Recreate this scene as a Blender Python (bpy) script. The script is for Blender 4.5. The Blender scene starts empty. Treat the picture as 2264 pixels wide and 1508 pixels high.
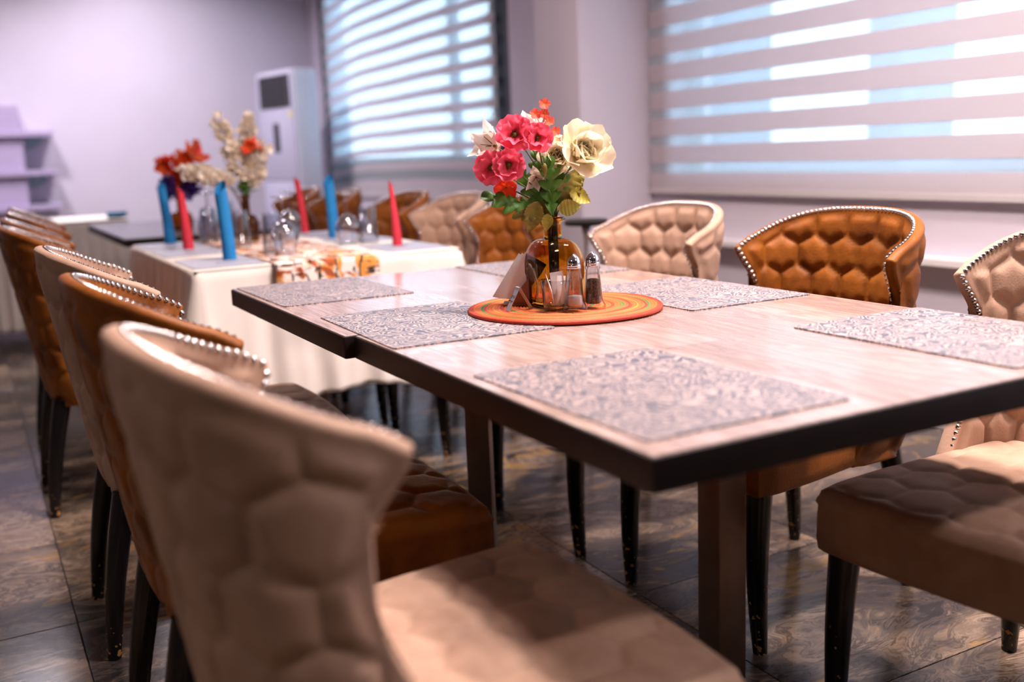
import bpy, bmesh, math, random
from mathutils import Vector, Matrix, Euler
import numpy as np

random.seed(7)
PI = math.pi
scene = bpy.context.scene
C = scene.collection

# ------------------------------------------------------------------ camera, world, exposure
F_PX = 2235.718
CAM_H = 1.075
AX_B = Vector((0.8783, -0.1223, 0.4625))     # room X axis seen in camera axes (right, down, forward)
AX_A = Vector((-0.4765, -0.1435, 0.8674))    # room Y axis
AX_B.normalize()
AX_A = (AX_A - AX_B * AX_A.dot(AX_B)).normalized()
AX_U = AX_B.cross(AX_A)
right = Vector((AX_B.x, AX_A.x, AX_U.x))
up = -Vector((AX_B.y, AX_A.y, AX_U.y))
back = -Vector((AX_B.z, AX_A.z, AX_U.z))
cam_data = bpy.data.cameras.new('camera')
cam = bpy.data.objects.new('camera', cam_data)
C.objects.link(cam)
cam.matrix_world = Matrix(((right.x, up.x, back.x, 0), (right.y, up.y, back.y, 0), (right.z, up.z, back.z, CAM_H), (0, 0, 0, 1)))
cam_data.sensor_width = 36.0
cam_data.lens = F_PX * 36.0 / 2264.0
cam_data.clip_start = 0.02
cam_data.dof.use_dof = True
cam_data.dof.focus_distance = 2.05
cam_data.dof.aperture_fstop = 1.75
scene.camera = cam

world = bpy.data.worlds.new('overcast_daylight')
scene.world = world
world.use_nodes = True
bg = world.node_tree.nodes['Background']
bg.inputs[0].default_value = (0.66, 0.84, 1.0, 1)
bg.inputs[1].default_value = 4.0

scene.view_settings.view_transform = 'Standard'
scene.view_settings.look = 'None'
scene.view_settings.exposure = 0.34
scene.view_settings.gamma = 1.0
scene.view_settings.use_curve_mapping = False
scene.cycles.use_denoising = True
scene.cycles.max_bounces = 7
scene.cycles.diffuse_bounces = 3
scene.cycles.glossy_bounces = 3
scene.cycles.transmission_bounces = 6
scene.cycles.transparent_max_bounces = 14
scene.cycles.use_light_tree = False
scene.cycles.use_adaptive_sampling = True
scene.cycles.adaptive_threshold = 0.10
scene.cycles.adaptive_min_samples = 16
scene.cycles.sample_clamp_indirect = 6.0
scene.cycles.caustics_refractive = False
scene.cycles.caustics_reflective = False

WX = 3.12          # room face of the window wall
BY = 9.70          # room face of the back wall
CEIL = 3.20
LAMP_COL = (1.0, 0.82, 0.76)
LAMP_COL_FAR = (0.98, 0.88, 0.97)     # cooler tint given to the far lamps to turn the back wall lilac
LAMPS = [(1.9, -0.9, 30), (2.2, 0.9, 64), (1.5, 1.6, 50), (1.25, 2.8, 30), (1.4, 4.7, 6), (1.8, 6.6, 8), (1.4, 8.6, 36),  # first one added to strengthen the light from behind the camera
         (-2.5, 1.0, 17), (0.1, 7.9, 46), (-2.4, 7.9, 44)]  # added fill: chair backs on the left, then two for the back wall

# ------------------------------------------------------------------ materials
def new_mat(name):
    m = bpy.data.materials.new(name)
    m.use_nodes = True
    nt = m.node_tree
    b = nt.nodes['Principled BSDF']
    return m, nt, b

def N(nt, kind, **kw):
    n = nt.nodes.new(kind)
    for k, v in kw.items():
        if k in n.inputs.keys() if hasattr(n, 'inputs') else False:
            n.inputs[k].default_value = v
        else:
            setattr(n, k, v)
    return n

def L(nt, a, b):
    nt.links.new(a, b)

def rgb(c):
    return (c[0], c[1], c[2], 1.0)

def plain(name, col, rough=0.5, metal=0.0, spec=0.5, coat=0.0, sheen=0.0, trans=0.0, noise=0.0, nscale=8.0, bump=0.0, bscale=60.0):
    m, nt, b = new_mat(name)
    b.inputs['Base Color'].default_value = rgb(col)
    b.inputs['Roughness'].default_value = rough
    b.inputs['Metallic'].default_value = metal
    b.inputs['Specular IOR Level'].default_value = spec
    b.inputs['Coat Weight'].default_value = coat
    b.inputs['Sheen Weight'].default_value = sheen
    b.inputs['Transmission Weight'].default_value = trans
    if noise or bump:
        tc = N(nt, 'ShaderNodeTexCoord')
    if noise:
        nz = N(nt, 'ShaderNodeTexNoise')
        nz.inputs['Scale'].default_value = nscale
        nz.inputs['Detail'].default_value = 5
        L(nt, tc.outputs['Object'], nz.inputs['Vector'])
        rp = N(nt, 'ShaderNodeValToRGB')
        rp.color_ramp.elements[0].position = 0.3
        rp.color_ramp.elements[1].position = 0.7
        rp.color_ramp.elements[0].color = rgb([x * (1 - noise) for x in col])
        rp.color_ramp.elements[1].color = rgb([min(1, x * (1 + noise)) for x in col])
        L(nt, nz.outputs['Fac'], rp.inputs['Fac'])
        L(nt, rp.outputs['Color'], b.inputs['Base Color'])
    if bump:
        nb = N(nt, 'ShaderNodeTexNoise')
        nb.inputs['Scale'].default_value = bscale
        nb.inputs['Detail'].default_value = 3
        L(nt, tc.outputs['Object'], nb.inputs['Vector'])
        bp = N(nt, 'ShaderNodeBump')
        bp.inputs['Strength'].default_value = bump
        bp.inputs['Distance'].default_value = 0.004
        L(nt, nb.outputs['Fac'], bp.inputs['Height'])
        L(nt, bp.outputs['Normal'], b.inputs['Normal'])
    return m

def sheer_mat(name, col, transp, transl):
    """woven cloth: part of the light passes straight through, part is scattered through, the rest reflected"""
    m = bpy.data.materials.new(name)
    m.use_nodes = True
    nt = m.node_tree
    nt.nodes.clear()
    out = N(nt, 'ShaderNodeOutputMaterial')
    dif = N(nt, 'ShaderNodeBsdfDiffuse'); dif.inputs[0].default_value = rgb(col)
    tl = N(nt, 'ShaderNodeBsdfTranslucent'); tl.inputs[0].default_value = rgb(col)
    tr = N(nt, 'ShaderNodeBsdfTransparent'); tr.inputs[0].default_value = (1, 1, 1, 1)
    m1 = N(nt, 'ShaderNodeMixShader'); m1.inputs[0].default_value = transl
    m2 = N(nt, 'ShaderNodeMixShader'); m2.inputs[0].default_value = transp
    L(nt, dif.outputs[0], m1.inputs[1]); L(nt, tl.outputs[0], m1.inputs[2])
    L(nt, m1.outputs[0], m2.inputs[1]); L(nt, tr.outputs[0], m2.inputs[2])
    L(nt, m2.outputs[0], out.inputs[0])
    return m

def thin_glass(name, col=(1, 1, 1), ior=1.45, rough=0.0, boost=1.0, rim=1.0):
    m = bpy.data.materials.new(name)
    m.use_nodes = True
    nt = m.node_tree
    nt.nodes.clear()
    out = N(nt, 'ShaderNodeOutputMaterial')
    lw = N(nt, 'ShaderNodeLayerWeight'); lw.inputs['Blend'].default_value = 0.5
    pw = N(nt, 'ShaderNodeMath', operation='POWER'); pw.inputs[1].default_value = 4.0
    L(nt, lw.outputs['Facing'], pw.inputs[0])
    f0 = ((ior - 1) / (ior + 1)) ** 2
    fr = N(nt, 'ShaderNodeMath', operation='MULTIPLY_ADD'); fr.inputs[1].default_value = 1 - f0; fr.inputs[2].default_value = f0
    L(nt, pw.outputs[0], fr.inputs[0])
    tr = N(nt, 'ShaderNodeBsdfTransparent')
    p2 = N(nt, 'ShaderNodeMath', operation='POWER'); p2.inputs[1].default_value = 2.5
    L(nt, lw.outputs['Facing'], p2.inputs[0])
    cm_ = N(nt, 'ShaderNodeMix', data_type='RGBA')
    L(nt, p2.outputs[0], cm_.inputs['Factor'])
    cm_.inputs[6].default_value = rgb(col); cm_.inputs[7].default_value = rgb([c * rim for c in col])
    L(nt, cm_.outputs[2], tr.inputs[0])
    gl = N(nt, 'ShaderNodeBsdfGlossy'); gl.inputs['Roughness'].default_value = rough
    mu = N(nt, 'ShaderNodeMath', operation='MULTIPLY'); mu.inputs[1].default_value = boost
    mu.use_clamp = True
    mx = N(nt, 'ShaderNodeMixShader')
    L(nt, fr.outputs[0], mu.inputs[0]); L(nt, mu.outputs[0], mx.inputs[0])
    L(nt, tr.outputs[0], mx.inputs[1]); L(nt, gl.outputs[0], mx.inputs[2])
    L(nt, mx.outputs[0], out.inputs[0])
    return m

def solid_glass(name, col, ior=1.48):
    m, nt, b = new_mat(name)
    b.inputs['Base Color'].default_value = rgb(col)
    b.inputs['Roughness'].default_value = 0.01
    b.inputs['Transmission Weight'].default_value = 1.0
    b.inputs['IOR'].default_value = ior
    return m

def leather_mat(name, c0, c1, c2, rough, sheen, bscale, bstr):
    m, nt, b = new_mat(name)
    tc = N(nt, 'ShaderNodeTexCoord')
    nz = N(nt, 'ShaderNodeTexNoise'); nz.inputs['Scale'].default_value = 9; nz.inputs['Detail'].default_value = 6; nz.inputs['Roughness'].default_value = 0.6
    L(nt, tc.outputs['Object'], nz.inputs['Vector'])
    rp = N(nt, 'ShaderNodeValToRGB')
    e = rp.color_ramp.elements
    e[0].position = 0.28; e[0].color = rgb(c0)
    e[1].position = 0.74; e[1].color = rgb(c2)
    k = e.new(0.5); k.color = rgb(c1)
    L(nt, nz.outputs['Fac'], rp.inputs['Fac'])
    L(nt, rp.outputs['Color'], b.inputs['Base Color'])
    b.inputs['Roughness'].default_value = rough
    b.inputs['Specular IOR Level'].default_value = 0.22
    b.inputs['Sheen Weight'].default_value = sheen
    b.inputs['Sheen Roughness'].default_value = 0.4
    b.inputs['Sheen Tint'].default_value = rgb(c2)
    nb = N(nt, 'ShaderNodeTexNoise'); nb.inputs['Scale'].default_value = bscale; nb.inputs['Detail'].default_value = 3
    L(nt, tc.outputs['Object'], nb.inputs['Vector'])
    bp = N(nt, 'ShaderNodeBump'); bp.inputs['Strength'].default_value = bstr; bp.inputs['Distance'].default_value = 0.002
    L(nt, nb.outputs['Fac'], bp.inputs['Height'])
    L(nt, bp.outputs['Normal'], b.inputs['Normal'])
    return m

def marble_mat():
    m, nt, b = new_mat('marble_tile')
    tc = N(nt, 'ShaderNodeTexCoord')
    oi = N(nt, 'ShaderNodeObjectInfo')
    mul = N(nt, 'ShaderNodeVectorMath', operation='SCALE')
    cmb = N(nt, 'ShaderNodeCombineXYZ')
    L(nt, oi.outputs['Random'], cmb.inputs[0]); L(nt, oi.outputs['Random'], cmb.inputs[2])
    L(nt, cmb.outputs[0], mul.inputs[0]); mul.inputs['Scale'].default_value = 37.0
    add = N(nt, 'ShaderNodeVectorMath', operation='ADD')
    L(nt, tc.outputs['Object'], add.inputs[0]); L(nt, mul.outputs[0], add.inputs[1])
    rot = N(nt, 'ShaderNodeMapping')
    rot.inputs['Rotation'].default_value = (0, 0, 0.6)
    rot.inputs['Scale'].default_value = (1.0, 1.9, 1.0)
    L(nt, add.outputs[0], rot.inputs[0])
    wz = N(nt, 'ShaderNodeTexNoise'); wz.inputs['Scale'].default_value = 2.2; wz.inputs['Detail'].default_value = 3
    wz.inputs['Distortion'].default_value = 1.2
    L(nt, rot.outputs[0], wz.inputs['Vector'])
    dis = N(nt, 'ShaderNodeVectorMath', operation='SCALE'); dis.inputs['Scale'].default_value = 1.1
    L(nt, wz.outputs['Color'], dis.inputs[0])
    ad2 = N(nt, 'ShaderNodeVectorMath', operation='ADD')
    L(nt, rot.outputs[0], ad2.inputs[0]); L(nt, dis.outputs[0], ad2.inputs[1])
    n1 = N(nt, 'ShaderNodeTexNoise'); n1.inputs['Scale'].default_value = 2.3; n1.inputs['Detail'].default_value = 9; n1.inputs['Roughness'].default_value = 0.66
    n1.inputs['Distortion'].default_value = 1.6
    L(nt, ad2.outputs[0], n1.inputs['Vector'])
    def ramp(stops):
        r = N(nt, 'ShaderNodeValToRGB'); e = r.color_ramp.elements
        e[0].position, e[0].color = stops[0][0], rgb(stops[0][1])
        e[1].position, e[1].color = stops[-1][0], rgb(stops[-1][1])
        for p, c in stops[1:-1]:
            k = e.new(p); k.color = rgb(c)
        L(nt, n1.outputs['Fac'], r.inputs['Fac'])
        return r
    dark = ramp([(0.30, (0.006, 0.006, 0.008)), (0.44, (0.022, 0.019, 0.020)), (0.50, (0.060, 0.047, 0.040)), (0.54, (0.026, 0.021, 0.020)), (0.62, (0.11, 0.080, 0.058)), (0.78, (0.30, 0.22, 0.155))])
    pale = ramp([(0.28, (0.015, 0.011, 0.010)), (0.38, (0.15, 0.105, 0.075)), (0.46, (0.31, 0.22, 0.155)), (0.50, (0.06, 0.043, 0.034)), (0.56, (0.38, 0.275, 0.195)), (0.62, (0.16, 0.115, 0.085)), (0.80, (0.55, 0.41, 0.29))])
    n3 = N(nt, 'ShaderNodeTexNoise'); n3.inputs['Scale'].default_value = 1.5; n3.inputs['Detail'].default_value = 5; n3.inputs['Distortion'].default_value = 1.0
    L(nt, rot.outputs[0], n3.inputs['Vector'])
    tj = N(nt, 'ShaderNodeMath', operation='MULTIPLY_ADD'); tj.inputs[1].default_value = 0.16
    L(nt, oi.outputs['Random'], tj.inputs[0]); L(nt, n3.outputs['Fac'], tj.inputs[2])
    r3 = N(nt, 'ShaderNodeMapRange'); r3.inputs[1].default_value = 0.545; r3.inputs[2].default_value = 0.70
    L(nt, tj.outputs[0], r3.inputs[0])
    rp = N(nt, 'ShaderNodeMix', data_type='RGBA')
    L(nt, r3.outputs[0], rp.inputs['Factor']); L(nt, dark.outputs['Color'], rp.inputs[6]); L(nt, pale.outputs['Color'], rp.inputs[7])
    n2 = N(nt, 'ShaderNodeTexNoise'); n2.inputs['Scale'].default_value = 1.6; n2.inputs['Detail'].default_value = 4; n2.inputs['Distortion'].default_value = 2.5
    L(nt, ad2.outputs[0], n2.inputs['Vector'])
    r2 = N(nt, 'ShaderNodeValToRGB')
    r2.color_ramp.elements[0].position = 0.60; r2.color_ramp.elements[0].color = (0, 0, 0, 1)
    r2.color_ramp.elements[1].position = 0.70; r2.color_ramp.elements[1].color = (0.65, 0.65, 0.65, 1)
    L(nt, n2.outputs['Fac'], r2.inputs['Fac'])
    mx = N(nt, 'ShaderNodeMix', data_type='RGBA')
    L(nt, r2.outputs['Color'], mx.inputs['Factor'])
    L(nt, rp.outputs[2], mx.inputs[6]); mx.inputs[7].default_value = (0.34, 0.185, 0.045, 1)
    L(nt, mx.outputs[2], b.inputs['Base Color'])
    b.inputs['Roughness'].default_value = 0.19
    b.inputs['Specular IOR Level'].default_value = 0.26
    bp = N(nt, 'ShaderNodeBump'); bp.inputs['Strength'].default_value = 0.12; bp.inputs['Distance'].default_value = 0.002
    L(nt, n1.outputs['Fac'], bp.inputs['Height']); L(nt, bp.outputs['Normal'], b.inputs['Normal'])
    return m

def wood_top_mat(name, rotz):
    m, nt, b = new_mat(name)
    tc = N(nt, 'ShaderNodeTexCoord')
    mp = N(nt, 'ShaderNodeMapping'); mp.inputs['Rotation'].default_value = (0, 0, rotz)
    L(nt, tc.outputs['Object'], mp.inputs[0])
    br = N(nt, 'ShaderNodeTexBrick')
    br.inputs['Scale'].default_value = 1.0
    br.inputs['Brick Width'].default_value = 0.62; br.inputs['Row Height'].default_value = 0.118
    br.inputs['Mortar Size'].default_value = 0.0006; br.inputs['Mortar Smooth'].default_value = 0.1
    br.inputs['Color1'].default_value = (0.36, 0.250, 0.222, 1); br.inputs['Color2'].default_value = (0.53, 0.400, 0.372, 1)
    br.inputs['Mortar'].default_value = (0.25, 0.17, 0.13, 1)
    br.offset = 0.37
    L(nt, mp.outputs[0], br.inputs['Vector'])
    st = N(nt, 'ShaderNodeMapping'); st.inputs['Scale'].default_value = (1.6, 13, 1)
    L(nt, mp.outputs[0], st.inputs[0])
    nz = N(nt, 'ShaderNodeTexNoise'); nz.inputs['Scale'].default_value = 1.7; nz.inputs['Detail'].default_value = 3; nz.inputs['Distortion'].default_value = 0.6
    L(nt, st.outputs[0], nz.inputs['Vector'])
    wv = N(nt, 'ShaderNodeMath', operation='MULTIPLY'); wv.inputs[1].default_value = 46
    L(nt, nz.outputs['Fac'], wv.inputs[0])
    sn = N(nt, 'ShaderNodeMath', operation='SINE'); L(nt, wv.outputs[0], sn.inputs[0])
    rp = N(nt, 'ShaderNodeValToRGB')
    rp.color_ramp.elements[0].color = (0.72, 0.69, 0.66, 1); rp.color_ramp.elements[1].color = (1.12, 1.12, 1.12, 1)
    mr = N(nt, 'ShaderNodeMapRange'); mr.inputs[1].default_value = -1; mr.inputs[2].default_value = 1
    L(nt, sn.outputs[0], mr.inputs[0]); L(nt, mr.outputs[0], rp.inputs['Fac'])
    mx = N(nt, 'ShaderNodeMix', data_type='RGBA', blend_type='MULTIPLY')
    mx.inputs['Factor'].default_value = 0.65
    L(nt, br.outputs['Color'], mx.inputs[6]); L(nt, rp.outputs['Color'], mx.inputs[7])
    L(nt, mx.outputs[2], b.inputs['Base Color'])
    b.inputs['Roughness'].default_value = 0.17
    b.inputs['Specular IOR Level'].default_value = 0.8
    b.inputs['Coat Weight'].default_value = 0.35; b.inputs['Coat Roughness'].default_value = 0.07
    return m

def placemat_mat():
    """grey vinyl with a raised scroll pattern over a paler ground"""
    m, nt, b = new_mat('scroll_vinyl')
    tc = N(nt, 'ShaderNodeTexCoord')
    wz = N(nt, 'ShaderNodeTexNoise'); wz.inputs['Scale'].default_value = 34; wz.inputs['Detail'].default_value = 0
    L(nt, tc.outputs['Object'], wz.inputs['Vector'])
    sub = N(nt, 'ShaderNodeVectorMath', operation='SUBTRACT'); sub.inputs[1].default_value = (0.5, 0.5, 0.5)
    L(nt, wz.outputs['Color'], sub.inputs[0])
    sc = N(nt, 'ShaderNodeVectorMath', operation='SCALE'); sc.inputs['Scale'].default_value = 0.085
    L(nt, sub.outputs[0], sc.inputs[0])
    ad = N(nt, 'ShaderNodeVectorMath', operation='ADD')
    L(nt, tc.outputs['Object'], ad.inputs[0]); L(nt, sc.outputs[0], ad.inputs[1])
    wv = N(nt, 'ShaderNodeTexWave', wave_type='RINGS', rings_direction='Z')
    wv.inputs['Scale'].default_value = 24; wv.inputs['Distortion'].default_value = 4.0; wv.inputs['Detail'].default_value = 1
    wv.inputs['Detail Scale'].default_value = 3.0
    L(nt, ad.outputs[0], wv.inputs['Vector'])
    rp = N(nt, 'ShaderNodeValToRGB')
    rp.color_ramp.elements[0].position = 0.50; rp.color_ramp.elements[0].color = (0, 0, 0, 1)
    rp.color_ramp.elements[1].position = 0.60; rp.color_ramp.elements[1].color = (1, 1, 1, 1)
    L(nt, wv.outputs['Fac'], rp.inputs['Fac'])
    mx = N(nt, 'ShaderNodeMix', data_type='RGBA')
    L(nt, rp.outputs['Color'], mx.inputs['Factor'])
    mx.inputs[6].default_value = (0.105, 0.11, 0.145, 1); mx.inputs[7].default_value = (0.45, 0.36, 0.35, 1)
    L(nt, mx.outputs[2], b.inputs['Base Color'])
    b.inputs['Roughness'].default_value = 0.36
    inv = N(nt, 'ShaderNodeMath', operation='SUBTRACT'); inv.inputs[0].default_value = 1.0
    L(nt, rp.outputs['Color'], inv.inputs[1])
    bp = N(nt, 'ShaderNodeBump'); bp.inputs['Strength'].default_value = 0.9; bp.inputs['Distance'].default_value = 0.0016
    L(nt, inv.outputs[0], bp.inputs['Height']); L(nt, bp.outputs['Normal'], b.inputs['Normal'])
    return m

def coil_mat():
    m, nt, b = new_mat('woven_coil')
    tc = N(nt, 'ShaderNodeTexCoord')
    ln = N(nt, 'ShaderNodeVectorMath', operation='LENGTH')
    fl = N(nt, 'ShaderNodeVectorMath', operation='MULTIPLY'); fl.inputs[1].default_value = (1, 1, 0)
    L(nt, tc.outputs['Object'], fl.inputs[0]); L(nt, fl.outputs[0], ln.inputs[0])
    dv = N(nt, 'ShaderNodeMath', operation='DIVIDE'); dv.inputs[1].default_value = 0.2
    L(nt, ln.outputs['Value'], dv.inputs[0])
    nz = N(nt, 'ShaderNodeTexNoise'); nz.inputs['Scale'].default_value = 9; nz.inputs['Detail'].default_value = 0
    L(nt, tc.outputs['Object'], nz.inputs['Vector'])
    ma = N(nt, 'ShaderNodeMath', operation='MULTIPLY_ADD'); ma.inputs[1].default_value = 0.05
    L(nt, nz.outputs['Fac'], ma.inputs[0]); L(nt, dv.outputs[0], ma.inputs[2])
    rp = N(nt, 'ShaderNodeValToRGB'); rp.color_ramp.interpolation = 'CONSTANT'
    O, Rr, G, Y = (0.56, 0.115, 0.014), (0.42, 0.034, 0.008), (0.09, 0.17, 0.03), (0.62, 0.21, 0.026)
    seq = [(0.0, O), (0.08, Y), (0.13, G), (0.16, O), (0.25, Rr), (0.29, G), (0.33, O), (0.40, Y), (0.43, O), (0.50, Rr), (0.53, O),
           (0.60, G), (0.63, O), (0.67, Rr), (0.71, O), (0.76, Y), (0.78, O), (0.84, Rr), (0.87, G), (0.90, O), (0.97, Rr)]
    el = rp.color_ramp.elements
    el[0].color = rgb(seq[0][1]); el[1].position = seq[-1][0]; el[1].color = rgb(seq[-1][1])
    for p, c in seq[1:-1]:
        k = el.new(p); k.color = rgb(c)
    L(nt, ma.outputs[0], rp.inputs['Fac'])
    L(nt, rp.outputs['Color'], b.inputs['Base Color'])
    b.inputs['Roughness'].default_value = 0.6
    nb = N(nt, 'ShaderNodeTexNoise'); nb.inputs['Scale'].default_value = 420
    L(nt, tc.outputs['Object'], nb.inputs['Vector'])
    bp = N(nt, 'ShaderNodeBump'); bp.inputs['Strength'].default_value = 0.5; bp.inputs['Distance'].default_value = 0.002
    L(nt, nb.outputs['Fac'], bp.inputs['Height']); L(nt, bp.outputs['Normal'], b.inputs['Normal'])
    return m

def runner_mat():
    """white cotton printed with rust, ochre and black brush figures"""
    m, nt, b = new_mat('printed_runner')
    tc = N(nt, 'ShaderNodeTexCoord')
    def blot(scale, stretch, lo, hi, seed):
        mp = N(nt, 'ShaderNodeMapping'); mp.inputs['Scale'].default_value = stretch; mp.inputs['Location'].default_value = (seed, seed * 1.7, 0)
        L(nt, tc.outputs['UV'], mp.inputs[0])
        nz = N(nt, 'ShaderNodeTexNoise'); nz.inputs['Scale'].default_value = scale; nz.inputs['Detail'].default_value = 4; nz.inputs['Distortion'].default_value = 1.1
        L(nt, mp.outputs[0], nz.inputs['Vector'])
        r = N(nt, 'ShaderNodeValToRGB')
        r.color_ramp.elements[0].position = lo; r.color_ramp.elements[0].color = (0, 0, 0, 1)
        r.color_ramp.elements[1].position = hi; r.color_ramp.elements[1].color = (1, 1, 1, 1)
        L(nt, nz.outputs['Fac'], r.inputs['Fac'])
        return r.outputs['Color']
    cur = None
    base = (0.86, 0.72, 0.66, 1)
    for (sc, stt, lo, hi, sd, col) in ((5.5, (1, 1, 1), 0.53, 0.58, 2.0, (0.72, 0.28, 0.05)), (6.5, (1, 1.1, 1), 0.55, 0.59, 2.05, (0.36, 0.07, 0.01)),
                                       (7, (2.4, 0.7, 1), 0.575, 0.60, 9.1, (0.035, 0.02, 0.015)), (7, (0.55, 2.2, 1), 0.59, 0.615, 15.4, (0.05, 0.02, 0.01))):
        mx = N(nt, 'ShaderNodeMix', data_type='RGBA')
        L(nt, blot(sc, stt, lo, hi, sd), mx.inputs['Factor'])
        if cur is None:
            mx.inputs[6].default_value = base
        else:
            L(nt, cur, mx.inputs[6])
        mx.inputs[7].default_value = rgb(col)
        cur = mx.outputs[2]
    L(nt, cur, b.inputs['Base Color'])
    b.inputs['Roughness'].default_value = 0.8
    return m

def chipped_black_mat():
    m, nt, b = new_mat('chipped_black_lacquer')
    tc = N(nt, 'ShaderNodeTexCoord')
    sp = N(nt, 'ShaderNodeSeparateXYZ'); L(nt, tc.outputs['Object'], sp.inputs[0])
    nz = N(nt, 'ShaderNodeTexNoise'); nz.inputs['Scale'].default_value = 75; nz.inputs['Detail'].default_value = 2
    L(nt, tc.outputs['Object'], nz.inputs['Vector'])
    # chips get rarer away from the foot
    mr = N(nt, 'ShaderNodeMapRange'); mr.inputs[1].default_value = 0.0; mr.inputs[2].default_value = 0.26
    mr.inputs[3].default_value = 0.60; mr.inputs[4].default_value = 0.80
    L(nt, sp.outputs[2], mr.inputs[0])
    gt = N(nt, 'ShaderNodeMath', operation='GREATER_THAN')
    L(nt, nz.outputs['Fac'], gt.inputs[0]); L(nt, mr.outputs[0], gt.inputs[1])
    mx = N(nt, 'ShaderNodeMix', data_type='RGBA')
    L(nt, gt.outputs[0], mx.inputs['Factor'])
    mx.inputs[6].default_value = (0.006, 0.005, 0.006, 1); mx.inputs[7].default_value = (0.42, 0.22, 0.07, 1)
    L(nt, mx.outputs[2], b.inputs['Base Color'])
    b.inputs['Roughness'].default_value = 0.22
    return m

M = {}
M['wall'] = plain('painted_plaster', (0.66, 0.61, 0.71), 0.8, noise=0.03, nscale=2.0, bump=0.05, bscale=90)
M['ceiling'] = plain('ceiling_paint', (0.50, 0.47, 0.47), 0.9, bump=0.03)
M['darkwall'] = plain('dark_unseen_wall', (0.20, 0.15, 0.13), 0.7, noise=0.1, nscale=3)  # unseen walls, colour kept dark to cut bounce light
M['trim'] = plain('white_trim', (0.78, 0.74, 0.76), 0.4, bump=0.02)
M['darkframe'] = plain('dark_window_frame', (0.025, 0.03, 0.04), 0.4, noise=0.1)
M['grout'] = plain('grout', (0.03, 0.027, 0.025), 0.9, noise=0.2, nscale=30)
M['marble'] = marble_mat()
M['pane'] = thin_glass('window_glass', (0.93, 0.98, 1.0))
M['band'] = sheer_mat('blind_cloth_band', (0.76, 0.70, 0.75), 0.0, 0.34)
M['sheer'] = sheer_mat('blind_sheer_band', (0.75, 0.82, 0.88), 0.50, 0.45)
M['rail'] = plain('blind_rail', (0.60, 0.56, 0.58), 0.4, bump=0.01)
M['top_a'] = wood_top_mat('washed_oak_laminate_a', PI / 2)
M['top_b'] = wood_top_mat('washed_oak_laminate_b', PI / 2 + 0.0)
M['edge'] = plain('dark_edge_band', (0.009, 0.005, 0.0055), 0.55, spec=0.2, noise=0.25, nscale=25)
M['post'] = plain('brushed_bronze_post', (0.21, 0.135, 0.095), 0.34, 0.65, noise=0.1, nscale=14)
M['iron'] = plain('black_iron', (0.015, 0.013, 0.013), 0.45, 0.3, noise=0.2)
M['mat'] = placemat_mat()
M['coil'] = coil_mat()
M['beige'] = leather_mat('beige_velvet', (0.33, 0.200, 0.142), (0.44, 0.280, 0.203), (0.52, 0.345, 0.255), 0.62, 0.18, 260, 0.25)
M['brown'] = leather_mat('tan_brown_suede', (0.10, 0.024, 0.004), (0.235, 0.072, 0.009), (0.33, 0.106, 0.014), 0.50, 0.05, 160, 0.35)
M['leg'] = chipped_black_mat()
M['nail'] = plain('nickel_nailhead', (0.72, 0.68, 0.66), 0.18, 1.0, noise=0.1, nscale=50)
M['chrome'] = plain('chrome', (0.80, 0.78, 0.80), 0.10, 1.0, noise=0.04, nscale=20)
M['steel'] = plain('satin_steel', (0.52, 0.52, 0.58), 0.42, 0.75, noise=0.05, nscale=30)
M['amber'] = solid_glass('amber_glass', (0.71, 0.39, 0.05))
M['amberdark'] = solid_glass('dark_amber_glass', (0.50, 0.22, 0.03))
M['clear'] = thin_glass('clear_glass', (0.93, 0.91, 0.91), 1.5, 0.01, 1.8, 0.35)
M['crystal'] = thin_glass('table_glass', (0.94, 0.95, 0.98), 1.5, 0.03, 3.0, 0.55)
M['salt'] = plain('salt', (0.86, 0.80, 0.80), 0.9, bump=0.5, bscale=600)
M['pepper'] = plain('pepper', (0.16, 0.085, 0.05), 0.9, noise=0.9, nscale=420, bump=0.6, bscale=500)
M['tissue'] = plain('paper_napkin', (0.92, 0.88, 0.90), 0.9, noise=0.03, nscale=30, bump=0.35, bscale=320)
M['holder'] = plain('copper_brown_wood', (0.24, 0.062, 0.020), 0.35, noise=0.25, nscale=12)
M['ink'] = plain('dark_ink', (0.06, 0.065, 0.09), 0.5, noise=0.1)
M['cloth'] = plain('ivory_tablecloth', (0.80, 0.73, 0.68), 0.85, noise=0.03, nscale=5, bump=0.12, bscale=500)
M['runner'] = runner_mat()
M['greymat'] = plain('grey_vinyl_mat', (0.36, 0.37, 0.46), 0.45, noise=0.12, nscale=60, bump=0.3, bscale=180)
M['bluenap'] = plain('blue_napkin', (0.006, 0.20, 0.50), 0.75, noise=0.08, nscale=30, bump=0.2, bscale=250)
M['rednap'] = plain('red_napkin', (0.62, 0.025, 0.05), 0.75, noise=0.12, nscale=40, bump=0.2, bscale=250)
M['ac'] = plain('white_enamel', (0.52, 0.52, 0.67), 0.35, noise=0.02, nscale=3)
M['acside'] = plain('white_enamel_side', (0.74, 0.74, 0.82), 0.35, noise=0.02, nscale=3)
M['black'] = plain('black_plastic', (0.012, 0.012, 0.016), 0.35, noise=0.1)
M['yellow'] = plain('yellow_sticker', (0.70, 0.60, 0.08), 0.5, noise=0.05)
M['shelf'] = plain('lilac_lacquer', (0.44, 0.37, 0.55), 0.45, noise=0.03, nscale=4)
M['bracket'] = thin_glass('green_glass_bracket', (0.75, 0.92, 0.88), 1.5)
M['darktop'] = plain('dark_laminate_top', (0.10, 0.095, 0.11), 0.22, noise=0.15, nscale=9)
M['bluebox'] = plain('blue_plastic', (0.01, 0.16, 0.30), 0.4, noise=0.08)
M['stem'] = plain('flower_stem', (0.09, 0.17, 0.03), 0.55, noise=0.2, nscale=40)
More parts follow.
